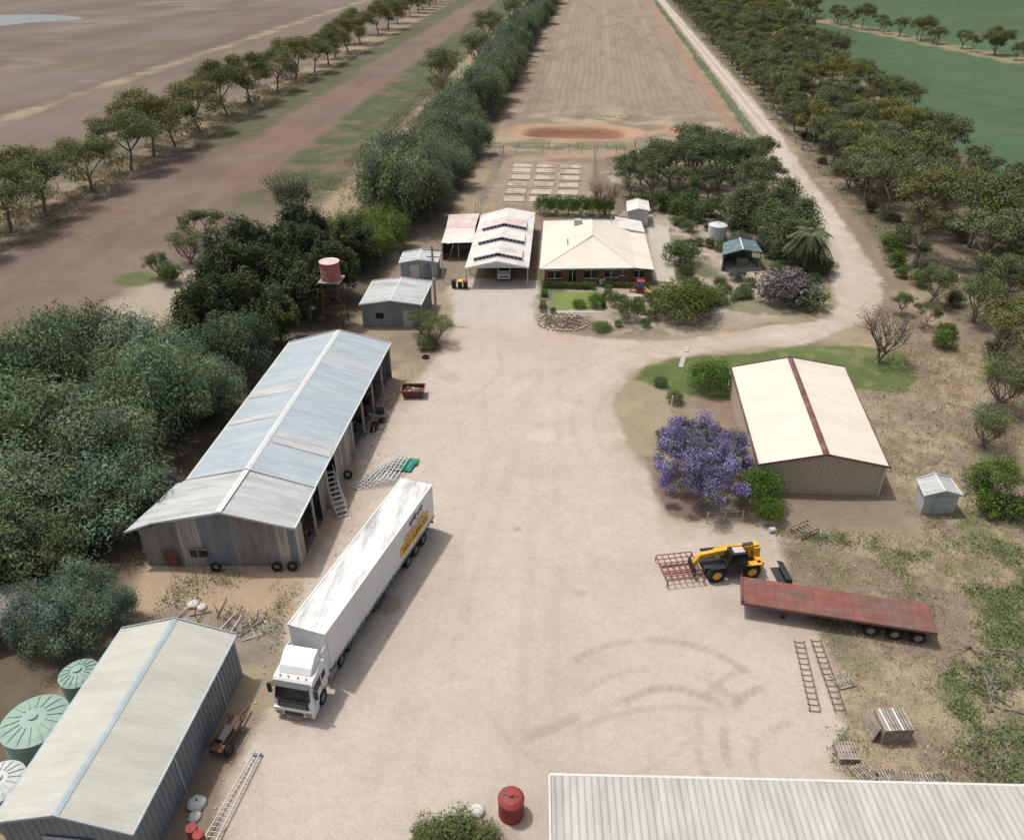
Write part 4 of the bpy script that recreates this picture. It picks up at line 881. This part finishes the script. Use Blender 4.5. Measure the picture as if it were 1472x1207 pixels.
for z in(2,4):
    for a,b_ in [((-1,-1),(1,-1)),((1,-1),(1,1)),((1,1),(-1,1)),((-1,1),(-1,-1))]: t.beam(b0+Vector((a[0],a[1],z)),b0+Vector((b_[0],b_[1],z)),.07,.07,'rust');t.beam(b0+Vector((a[0],a[1],z-2)),b0+Vector((b_[0],b_[1],z)),.04,.04,'rust')
t.box(b0+Vector((0,0,5.65)),(2.5,2.5,.12),'timber')
t.lathe(b0+Vector((0,0,5.72)),(0,0,1),[(1.1,0),(1.12,.5),(1.1,.55),(1.12,1.1),(1.1,1.15),(1.1,2.1),(1.15,2.12)],'faded_red',28,False);t.lathe(b0+Vector((0,0,7.84)),(0,0,1),[(1.15,0),(.01,.14)],'pink_roof',28,False)
te=empty('elevated_water_tank');t.obj('tank_and_stand',te)
t=MB();t.lathe((-28.3,75.5,1.0),(1,.2,0),[(.01,0),(.7,0),(.75,.2),(.75,1.8),(.7,2),(.01,2)],'polywhite',20,False);t.box((-27.3,75.7,.2),(1.6,1,.4),'timber',.2);t.obj('white_tank')
t=MB();t.lathe((-2.3,24.4,0),(0,0,1),[(.68,0),(.7,.1),(.68,.12),(.68,1.3),(.71,1.33),(.68,1.36),(.5,1.5),(.15,1.58),(.12,1.7),(.01,1.7)],'redpaint',26,False);t.beam((-2.7,24.4,1.55),(-1.9,24.4,1.55),.06,.06,'rust');t.obj('red_tank')
put('shrub',ROUGH[1],-5.0,23.0,1.0,.7,col=(.9,1,.7));put('shrub',ROUGH[2],-3.6,22.7,.8,.6,col=(1,1,.7));put('shrub',ROUGH[0],-6.5,22.6,.85,.5,col=(.9,1,.7))
def sack(name,x,y,s,k='whitebag'):
    m=MB();m.lathe((x,y,-.02),(0,0,1),[(s*.8,0),(s,s*.25),(s*.85,s*.6),(s*.4,s*.85),(.02,s*.9)],k,14,False)
    for v in m.v: v.x+=random.uniform(-.12,.12)*s;v.y+=random.uniform(-.12,.12)*s
    m.obj(name,smooth=True)
sack('white_sack',-4.1,24.3,.42);sack('white_sack',-19.1,23.3,.5);sack('white_sack',-18.9,22.6,.35);sack('white_sack',-25.6,37.4,.4);sack('white_sack',-24.9,37.2,.35)

# ---- power pole
p=MB();p.cyl((-16.8,84.6,0),(-16.9,84.6,9.3),.17,.12,'timber',12);p.beam((-17.9,84.6,8.8),(-15.8,84.6,8.8),.12,.12,'timber');p.beam((-17.6,84.6,8.0),(-16.1,84.6,8.0),.1,.1,'timber')
for x in(-17.8,-17.2,-16.5,-15.9): p.cyl((x,84.6,8.86),(x,84.6,9.05),.05,.04,'whitepaint',8)
p.box((-16.8,84.4,5.2),(.4,.25,.6),'steel')
def wire(a,b_,sag=.5):
    a=Vector(a);b_=Vector(b_);last=a
    for j in range(1,13):
        t=j/12;x=a.lerp(b_,t);x.z-=sag*4*t*(1-t);p.beam(last,x,.025,.025,'black');last=x
wire((-16.1,84.6,8.1),(-5.9,112,5.3),.8);wire((-17.0,84.6,8.1),(-20,89.3,3.2),.2)
pl=empty('power_pole');p.obj('pole_and_crossarms',pl)
p=MB();p.cyl((-18.0,96.5,0),(-18.0,96.5,5.4),.06,.05,'steel',8);p.beam((-18,96.5,5.4),(-17.2,96.2,5.5),.05,.05,'steel');p.box((-17.1,96.2,5.47),(.4,.2,.1),'trimpale');p.obj('yard_lamp')

# ------------------------------------------------------------------ truck
te=empty('semi_trailer_truck')
a=math.radians(-6);T=TF(-15.55,29.1,a)
t=MB(T)
t.prism([(.02,.75),(0,1.45),(.06,1.75),(.30,2.75),(.5,2.95),(2.15,3.0),(2.2,1.0),(2.0,.9),(1.85,.9),(1.75,1.15),(1.0,1.15),(.85,.8)],-1.22,1.22,'whitepaint')
t.prism([(-.08,.35),(-.12,.95),(.1,1.0),(.75,1.0),(.7,.4)],-1.24,1.24,'whitepaint')
t.prism([(.75,2.98),(1.0,3.35),(1.6,3.75),(2.1,3.85),(2.15,2.98)],-1.0,1.0,'whitepaint')
for s in(-1,1):
    t.box((1.1*s,2.45,2.3),(.06,.5,2.4),'whitepaint')
t.obj('cab_shell',te,.05)
t=MB(T)
t.poly([(-1.10,.02,1.70),(1.10,.02,1.70),(1.02,.235,2.66),(-1.02,.235,2.66)],'glass')
t.box((0,.12,2.80),(2.3,.36,.05),'black',0,math.radians(14))
t.box((0,-.03,1.25),(1.9,.05,.5),'black')
for z in(1.12,1.25,1.38): t.box((0,-.065,z),(1.6,.03,.03),'rim')
t.box((0,-.02,1.64),(2.1,.05,.12),'black')
t.box((0,-.14,.62),(1.2,.05,.22),'black');
for x in(-.5,.45): t.beam((x,-.02,1.72),(x+.45,.08,2.15),.02,.02,'chassis')
for s in(-1,1):
    t.box((.92*s,-.13,.68),(.42,.06,.22),'rim');t.box((.92*s,-.15,.5),(.3,.05,.1),'orange')
    t.box((1.235*s,.85,2.15),(.03,.85,.65),'glass');t.box((1.23*s,1.75,2.15),(.03,.5,.5),'glass')
    t.box((1.235*s,.38,1.5),(.02,.03,1.5),'black');t.box((1.235*s,1.33,1.75),(.02,.03,1.7),'black')
    t.box((1.45*s,.2,2.2),(.22,.14,.75),'black');t.beam((1.2*s,.35,2.6),(1.45*s,.22,2.55),.04,.04,'black');t.beam((1.2*s,.35,1.9),(1.45*s,.22,1.9),.04,.04,'black')
    t.wheel((1.05*s,1.4,.5),(s,0,0),.5,.32)
    for yy in(4.3,5.6): t.wheel((.95*s,yy,.5),(s,0,0),.5,.56)
    t.box((1.0*s,3.1,.75),(.4,1.1,.55),'rim')
    t.box((.42*s,3.2,.95),(.12,6,.25),'chassis')
for x in(-.8,-.3,.3,.8): t.box((x,.55,3.03),(.12,.1,.06),'orange')
t.beam((-.45,-.2,.35),(.45,-.2,.35),.06,.06,'rim')
t.cyl((-.7,2.35,1),(-.7,2.35,3.3),.09,.09,'rim');t.box((0,5,1.12),(1,1.2,.1),'chassis')
t.obj('cab_details',te,.01)
ang=math.atan2(3.75,15.3);T=TF(-15.35,32.15,-ang);L=15.7
t=MB(T)
t.box((0,L/2,4.2),(2.5,L,.08),'trailroof')
for yy in np.arange(1.3,L,1.32): t.box((0,yy,4.243),(2.42,.03,.01),'trimpale')
for s in(-1,1): t.beam((1.25*s,0,4.2),(1.25*s,L,4.2),.09,.16,'whitepaint')
t.obj('trailer_roof',te)
t=MB(T)
t.box((0,.04,2.72),(2.5,.08,2.95),'whitepaint');t.box((0,L-.04,2.72),(2.5,.08,2.95),'whitepaint')
for s in(-1,1):
    n=120;vs=[];fs=[]
    for j in range(n+1):
        y=.1+(L-.2)*j/n;o_=.018*math.sin(j*math.pi/2*.9)+.01*math.sin(j*.37)
        vs+=[(s*(1.26+o_),y,1.25),(s*(1.25),y,4.12)]
    for j in range(n): fs.append((2*j,2*j+1,2*j+3,2*j+2))
    t.add(vs,fs,'curtain')
    t.box((1.24*s,L/2,1.2),(.08,L,.12),'rim')
    for j in range(26): t.box((1.285*s,.4+j*(L-.8)/25,1.12),(.02,.05,.3),'black')
    t.box((1.285*s,L/2,1.36),(.012,L-.3,.03),'rim')
for x in(-.62,.62): t.box((x,L+.01,2.7),(.03,.03,2.8),'rim')
t.box((0,L/2,1.15),(2.46,L,.1),'chassis')
for x in(-.5,.5): t.box((x,L/2+.6,.95),(.14,L-1.8,.3),'chassis')
for s in(-1,1):
    for yy in(L-4.6,L-3.3,L-2.0): t.wheel((.95*s,yy,.5),(s,0,0),.5,.56)
    t.box((1.15*s,L-3.3,1.03),(.35,4,.05),'black');t.beam((.8*s,2.9,.25),(.8*s,2.9,1.1),.14,.14,'rim');t.box((.8*s,2.9,.2),(.3,.3,.06),'rim');t.box((1.1*s,6.5,.8),(.3,1.6,.5),'chassis')
t.box((0,L-.05,.6),(2.3,.1,.16),'redpaint')
t.obj('trailer_body',te)
t=MB(T);t.box((1.30,L-3.4,2.2),(.02,4.7,.85),'signyellow')
hz=[(0,0),(.2,.15),(.55,.2),(.75,.42),(.95,.5),(.9,.32),(1.0,.2),(.85,.1),(.8,-.15),(.95,-.4),(.8,-.35),(.65,-.1),(.35,-.1),(.2,-.4),(.1,-.38),(.12,-.1)]
t.poly([(1.315,L-4.2+y*1.3,3.6+z*.6) for y,z in hz],'black');t.poly([(1.313,L-2.9+y*1.0,3.6+z*.5) for y,z in hz],'black')
t.obj('side_banner',te)
def txt(body,size,y,z,mk,nm,x=1.325,off=.008):
    cu=bpy.data.curves.new(nm,'FONT');cu.body=body;cu.size=size;cu.offset=off;cu.align_x='CENTER';cu.materials.append(M[mk]);o=bpy.data.objects.new(nm,cu);COL.objects.link(o)
    Mx=Matrix(((0,0,1,x),(1,0,0,y),(0,1,0,z),(0,0,0,1)));o.matrix_world=T@Mx;o.parent=te
txt('HAY SUPPLIES',.66,L-3.4,1.98,'black','banner_text');txt('Central Grain',.6,L-3.4,2.78,'orange','banner_script')

# ------------------------------------------------------------------ flatbed trailer
fe=empty('flatbed_trailer');p0=Vector((12.0,41.1));p1=Vector((24.2,39.5));an=math.atan2(p1.y-p0.y,p1.x-p0.x);T=TF(p0.x,p0.y,an)
t=MB(T);t.box((6.15,0,1.3),(12.3,2.5,.07),'rustdeck')
for x in np.arange(.4,12.3,.62): t.box((x,0,1.340),(.03,2.4,.01),'rust')
t.obj('deck',fe);t=MB(T)
for s in(-1,1):
    t.box((6.15,1.27*s,1.22),(12.3,.07,.2),'rustdeck');t.box((6.4,.45*s,1.02),(11,.12,.4),'rust')
    for x in(8.4,9.9,11.35): t.wheel((x,.95*s,.48),(0,s,0),.48,.5)
    t.beam((2.9,.75*s,.15),(2.9,.75*s,1.1),.12,.12,'rust');t.box((2.9,.75*s,.1),(.3,.3,.05),'rust')
for x in np.arange(.1,12.3,1.2): t.box((x,0,1.16),(.08,2.5,.12),'rust')
t.box((12.28,0,1.15),(.08,2.5,.3),'rustdeck');t.box((0.02,0,1.3),(.08,2.5,.4),'rustdeck')
for s in(-1,1): t.beam((.05,1.1*s,1.3),(.05,1.1*s,1.8),.07,.07,'rust')
t.obj('chassis',fe)

# ------------------------------------------------------------------ telehandler
he=empty('telehandler');T=TF(11.75,44.4,math.radians(194))
t=MB(T)
for sx in(1.35,-1.3):
    for s in(-1,1):
        t.wheel((sx,.92*s,.62),(0,s,0),.62,.42,'yellow')
        for k in range(14):
            aa=k/14*6.283;t.box((sx+math.cos(aa)*.63,.92*s,.62+math.sin(aa)*.63),(.07,.4,.09),'tyre',0,0,-aa)
t.obj('wheels',he);t=MB(T)
t.box((0,0,.72),(4.2,1.1,.45),'chassis')
t.box((-1.9,0,1.0),(.5,1.9,.7),'yellow')
t.box((-.35,-.72,1.2),(2.0,.62,.62),'yellow')
t.box((-.35,-1.04,1.15),(1.2,.03,.3),'black')
for s in(-1,1): t.box((1.35,.92*s,1.32),(1.2,.46,.06),'black');t.box((-1.35,.92*s,1.32),(1.2,.46,.06),'yellow')
t.obj('chassis',he,.03);t=MB(T)
t.box((-.1,.62,1.15),(1.5,.85,.7),'black')
for (x,y) in [(.62,.22),(.62,1.02),(-.8,.22),(-.8,1.02)]: t.beam((x,y,1.4),(x*.8-.05,y,2.4),.07,.07,'black')
t.poly([(.62,.25,1.45),(.62,1.0,1.45),(.46,1.0,2.36),(.46,.25,2.36)],'glass');t.poly([(.6,1.03,1.45),(-.78,1.03,1.45),(-.66,1.03,2.36),(.45,1.03,2.36)],'glass');t.poly([(-.8,.25,1.45),(-.8,1.0,1.45),(-.68,1.0,2.36),(-.68,.25,2.36)],'glass')
t.box((-.1,.62,2.43),(1.2,.9,.08),'black');t.box((-.15,.62,2.49),(.8,.6,.05),'pink_roof')
t.cyl((-.55,.3,2.5),(-.55,.3,2.7),.07,.06,'orange')
t.obj('cab',he,.02);t=MB(T)
t.beam((-2.0,-.15,2.0),(1.3,-.15,1.75),.42,.48,'yellow');t.beam((1.1,-.15,1.77),(2.3,-.15,1.6),.32,.36,'yellow');t.beam((2.2,-.15,1.7),(2.75,-.15,.75),.32,.34,'yellow')
t.box((-1.85,-.15,1.6),(.5,.7,.9),'yellow');t.beam((-.6,-.15,1.1),(.9,-.15,1.6),.14,.14,'rim');t.beam((2.0,-.15,1.4),(2.6,-.15,.9),.1,.1,'rim')
t.beam((-1.6,-.4,2.1),(1.2,-.4,1.95),.05,.05,'black');t.box((-1.2,-.15,2.24),(.8,.3,.05),'chassis',0,0,.05)
t.box((2.85,0,.75),(.12,1.3,.7),'black')
t.obj('boom',he,.03)
ff=MB(TF(8.15,43.75,math.radians(194)))
for k in range(7):
    v=-1.35+k*.45;ff.beam((v,-1.35,.62),(v,1.35,.62),.06,.08,'redframe')
    ff.beam((-1.35,v,.70),(1.35,v,.70),.05,.06,'redframe')
for s in(-1,1): ff.beam((-1.35,s*.4,.45),(1.35,s*.4,.45),.1,.12,'redframe');ff.beam((-1.35,s*1.35,.62),(-1.35,s*1.35,.12),.08,.08,'redframe');ff.beam((1.35,s*1.35,.62),(1.35,s*1.35,.12),.08,.08,'redframe')
ff.obj('bale_frame')
bk=MB(TF(15.5,44.0,math.radians(100)));bk.prism([(-.3,0),(-.35,.6),(.1,.75),(.15,.7),(-.2,.5),(-.15,.08),(.5,.06),(.5,0)],-1,1,'chassis');bk.obj('loader_bucket',None,.02)

# ------------------------------------------------------------------ yard clutter
def truss(name,x0,y0,x1,y1,w=.8):
    m=MB();p=Vector((x0,y0,.08));q=Vector((x1,y1,.08));d=(q-p).normalized();s=Vector((-d.y,d.x,0))*w/2
    for k in(-1,1):
        m.beam(p+s*k,q+s*k,.045,.045,'timber');m.beam(p+s*k+Vector((0,0,.2)),q+s*k+Vector((0,0,.2)),.035,.035,'rust')
    L=(q-p).length
    for j in range(int(L/.45)+1): 
        c=p+d*j*.45;m.beam(c-s,c+s,.035,.035,'rust')
        for k in(-1,1): m.beam(c+s*k,c+s*k+Vector((0,0,.2)),.03,.03,'rust')
    m.obj(name)
truss('steel_frame',15.4,37.8,15.2,32.4,.6);truss('steel_frame',16.5,38.0,16.7,32.4,.6)
def pallet(m,x,y,z,r,k='timber'):
    old=m.tf;m.tf=TF(x,y,r,z)
    for j in range(3): m.box((0,-.52+.52*j,.06),(1.15,.09,.1),k)
    for j in range(7): m.box((-.52+j*.173,0,.125),(.11,1.15,.022),k)
    m.tf=old
for (x,y,n,r) in [(16.3,29.6,3,.1),(17.0,28.5,1,.5),(18.2,28.3,1,.2),(19.6,28.2,1,0),(20.9,28.3,1,.2),(17.5,34.9,1,.4)]:
    m=MB()
    for j in range(n): pallet(m,x,y,.15*j,r+random.uniform(-.05,.05))
    m.obj('pallet_stack')
m=MB(TF(19.2,31.3,math.radians(8)))
for z in np.arange(.15,1.2,.17):
    for s in(-1,1): m.box((0,.72*s,z),(1.7,.03,.12),'timber');m.box((.84*s,0,z),(.03,1.4,.12),'timber')
for sx in(-1,1):
    for sy in(-1,1): m.box((.8*sx,.68*sy,.62),(.09,.09,1.24),'timber')
for j in range(9): m.box((-.76+j*.19,0,1.26),(.14,1.5,.03),'trimpale' if j%4==1 else 'timber')
m.box((-1.15,.1,.6),(.04,1.3,1.25),'timber',0,0,.2)
m.obj('timber_crate')
m=MB(TF(18.2,49.2,math.radians(35)))
for s in(-1,1):
    for z in(.1,.5): m.beam((-.9,.55*s,z),(.9,.55*s,z),.06,.06,'rust')
    for x in(-.9,0,.9): m.beam((x,.55*s,.1),(x,.55*s,.5),.05,.05,'rust')
for x in np.linspace(-.9,.9,6): m.beam((x,-.55,.5),(x,.55,.5),.05,.05,'timber')
m.obj('metal_rack')
m=MB();m.lathe((15.5,49.0,.22),(1,.3,0),[(.01,0),(.2,0),(.22,.2),(.2,.45),(.01,.45)],'polywhite',14,False);m.obj('plastic_drum')
m=MB(TF(-16.1,67.2,.1));
for pts_ in [[(-.9,-.6,0),(.9,-.6,0),(1.15,-.75,.9),(-1.15,-.75,.9)],[(-.9,.6,0),(.9,.6,0),(1.15,.75,.9),(-1.15,.75,.9)],[(-.9,-.6,0),(-.9,.6,0),(-1.15,.75,.9),(-1.15,-.75,.9)],[(.9,-.6,0),(.9,.6,0),(1.15,.75,.9),(1.15,-.75,.9)],[(-1,-.65,.5),(1,-.65,.5),(1,.65,.5),(-1,.65,.5)]]: m.poly(pts_,'rust')
for a,b_ in [((-1.15,-.75),(1.15,-.75)),((1.15,-.75),(1.15,.75)),((1.15,.75),(-1.15,.75)),((-1.15,.75),(-1.15,-.75))]: m.beam((*a,.9),(*b_,.9),.09,.09,'redframe')
for j in range(6): m.box((random.uniform(-.7,.7),random.uniform(-.4,.4),.6),(.5,.3,.2),random.choice(['timber','steel','rust']),random.random()*3,.3)
m.obj('skip_bin')
m=MB()
for j in range(6):
    T=TF(-17.0+.42*j,53.2+.2*j,math.radians(60+j*4),.08+.1*j);m.tf=T
    for y in np.linspace(-.5,.5,4): m.beam((-1.9,y,0),(1.9,y,0),.055,.055,'trimpale')
    for x in np.linspace(-1.9,1.9,6): m.beam((x,-.5,0),(x,.5,0),.05,.05,'trimpale')
m.tf=None;m.obj('gate_stack')
m=MB();vs=[];fs=[]
for iy in range(9):
    for ix in range(9): vs.append((-15.4+ix*.2+random.uniform(-.08,.08)+iy*.06,54.2+iy*.22+random.uniform(-.1,.1),.08+.25*math.exp(-((ix-4)**2+(iy-4)**2)/9)+random.uniform(0,.18)))
for iy in range(8):
    for ix in range(8): fs.append((iy*9+ix,iy*9+ix+1,(iy+1)*9+ix+1,(iy+1)*9+ix))
m.add(vs,fs,'tarp');m.obj('green_tarp')
m=MB(TF(-18.7,48.9,math.radians(-55)))
for s in(-1,1): m.beam((-1.4,.45*s,2.6),(1.3,.45*s,.1),.06,.12,'steel');m.beam((-1.4,.45*s,2.6),(-1.4,.45*s,.05),.06,.06,'steel');m.beam((-1.4,.45*s,3.3),(1.3,.45*s,.9),.04,.04,'steel')
for j in range(10): t_=j/9;m.box((-1.4+2.7*t_,0,2.6-2.5*t_),(.25,.9,.04),'steel')
for s in(-1,1): m.wheel((-1.2,.55*s,.25),(0,s,0),.25,.12)
m.obj('mobile_steps')
m=MB()
rs=random.Random(8)
for j in range(60):
    x=rs.uniform(-27,-20);y=rs.uniform(33.2,36.5);a=rs.random()*3;l=rs.uniform(.4,1.9);m.beam((x,y,.06),(x+math.cos(a)*l,y+math.sin(a)*l,rs.uniform(.08,.3)),.05,.05,rs.choice(['timber','rust','steel','oldwall','rust']))
m.obj('scrap_pile')
m=MB()
m.beam((-17.9,21.0,.3),(-17.1,26.6,.3),.05,.08,'steel');m.beam((-17.2,21.0,.3),(-16.75,26.6,.3),.05,.08,'steel')
for t_ in np.linspace(0,1,22): m.beam((-17.9+.8*t_,21+5.6*t_,.3),(-17.2+.45*t_,21+5.6*t_,.3),.03,.03,'steel')
for t_ in (.02,.98): m.box((-17.55+.6*t_,21+5.6*t_,.14),(.6,.08,.28),'steel')
m.obj('steel_ramp')
m=MB(TF(-18.9,27.2,math.radians(80)))
m.box((0,0,.75),(2.4,.8,.12),'rust');m.box((-.2,0,1.0),(1.0,.6,.35),'chassis');m.beam((1,0,.75),(2.2,0,.4),.1,.1,'rust')
for s in(-1,1):
    m.wheel((-.7,.5*s,.35),(0,s,0),.35,.18,'rust');m.beam((-1.1,.4*s,.8),(-1.1,.4*s,1.4),.05,.05,'rust');m.beam((.9,.4*s,.8),(.9,.4*s,1.3),.05,.05,'rust');m.beam((-1.1,.4*s,1.3),(.9,.4*s,1.25),.04,.04,'rust')
m.obj('old_trailer')
m=MB()
for (x,y) in [(-18.5,21.6),(-18.0,21.3)]: m.lathe((x,y,0),(0,0,1),[(.28,0),(.29,.3),(.28,.32),(.29,.6),(.28,.85),(.01,.85)],'redpaint',18,False)
m.obj('oil_drum')
for x,k in[(-15.5,'signyellow'),(-14.8,'redpaint'),(-16.3,'black')]:
    m=MB();m.prism([(94.6,.06),(94.5,1.0),(95.15,1.0),(95.05,.06)],x-.26,x+.26,'black');m.box((x,94.8,1.04),(.6,.75,.08),k)
    for s in(-1,1): m.wheel((x+.24*s,95.1,.1),(s,0,0),.1,.06)
    m.obj('wheelie_bin')
m=MB();m.box((7.6,95.6,.9),(.9,.9,.08),'bluep');
for sx in(-.4,.4):
    for sy in(-.4,.4): m.beam((7.6+sx,95.6+sy,0),(7.6+sx,95.6+sy,1.5),.1,.1,'redpaint')
m.box((7.6,95.6,1.55),(1.0,1.0,.08),'redpaint');m.beam((8.0,95.4,.95),(9.0,94.9,.1),.45,.06,'signyellow');m.beam((7.1,95.6,1.0),(6.3,95.8,.1),.4,.06,'redpaint');m.box((7.6,95.1,.5),(.9,.06,.7),'redpaint')
m.obj('play_set')
m=MB();rs=random.Random(4)
for j in range(26):
    x=rs.uniform(25.5,29);y=rs.uniform(33,39);a=rs.random()*6.28;l=rs.uniform(.8,2.6);m.cyl((x,y,.08),(x+math.cos(a)*l,y+math.sin(a)*l,rs.uniform(.1,.7)),.06,.02,'bark',5)
m.obj('fallen_branches')
m=MB()
for (x,y) in [(9.3,66.5)]: m.beam((x,y,0),(x,y,1.7),.1,.1,'whitepaint')
m.obj('white_post')
m=MB();rs=random.Random(14)
for j in range(260):
    x=rs.uniform(15,32);y=rs.uniform(24,49);s_=rs.uniform(.05,.14);m.box((x,y,s_*.3),(s_*1.3,s_,s_*.7),'stone',rs.random()*3,rs.random()*.5)
for j in range(200):
    x=rs.gauss(-18,.9);y=rs.uniform(22,80);s_=rs.uniform(.04,.12);m.box((x,y,s_*.3),(s_*1.3,s_,s_*.7),'stone',rs.random()*3,rs.random()*.5)
m.obj('loose_stones')

# ------------------------------------------------------------------ light, world, camera
sd=Vector((.36,-.16,-1)).normalized()
sun=bpy.data.lights.new('sun','SUN');sun.energy=2.8;sun.angle=math.radians(2.5);sun.color=(1,.97,.925);so=bpy.data.objects.new('sun',sun);COL.objects.link(so);so.rotation_euler=sd.to_track_quat('-Z','Y').to_euler();so.location=(-30,20,80)
w=bpy.data.worlds.new('World');scene.world=w;w.use_nodes=True;nt=w.node_tree;bg=nt.nodes['Background'];sk=nt.nodes.new('ShaderNodeTexSky');sk.sky_type='NISHITA';sk.sun_disc=False
el=math.asin(-sd.z);sk.sun_elevation=el;sk.sun_rotation=math.atan2(-sd.x,-sd.y);sk.dust_density=5.0;sk.air_density=1.0
hsv=nt.nodes.new('ShaderNodeHueSaturation');hsv.inputs['Saturation'].default_value=.6;nt.links.new(sk.outputs[0],hsv.inputs['Color'])
nt.links.new(hsv.outputs[0],bg.inputs[0]);bg.inputs[1].default_value=.14
cd=bpy.data.cameras.new('camera');co=bpy.data.objects.new('camera',cd);COL.objects.link(co);co.location=(0,0,40);co.rotation_euler=(math.radians(90-32.1),0,math.radians(5.28))
cd.sensor_fit='HORIZONTAL';cd.sensor_width=36;cd.lens=36*1137/1472;cd.clip_end=6000;cd.clip_start=.5
scene.camera=co
scene.view_settings.view_transform='Standard';scene.view_settings.look='None';scene.view_settings.exposure=0
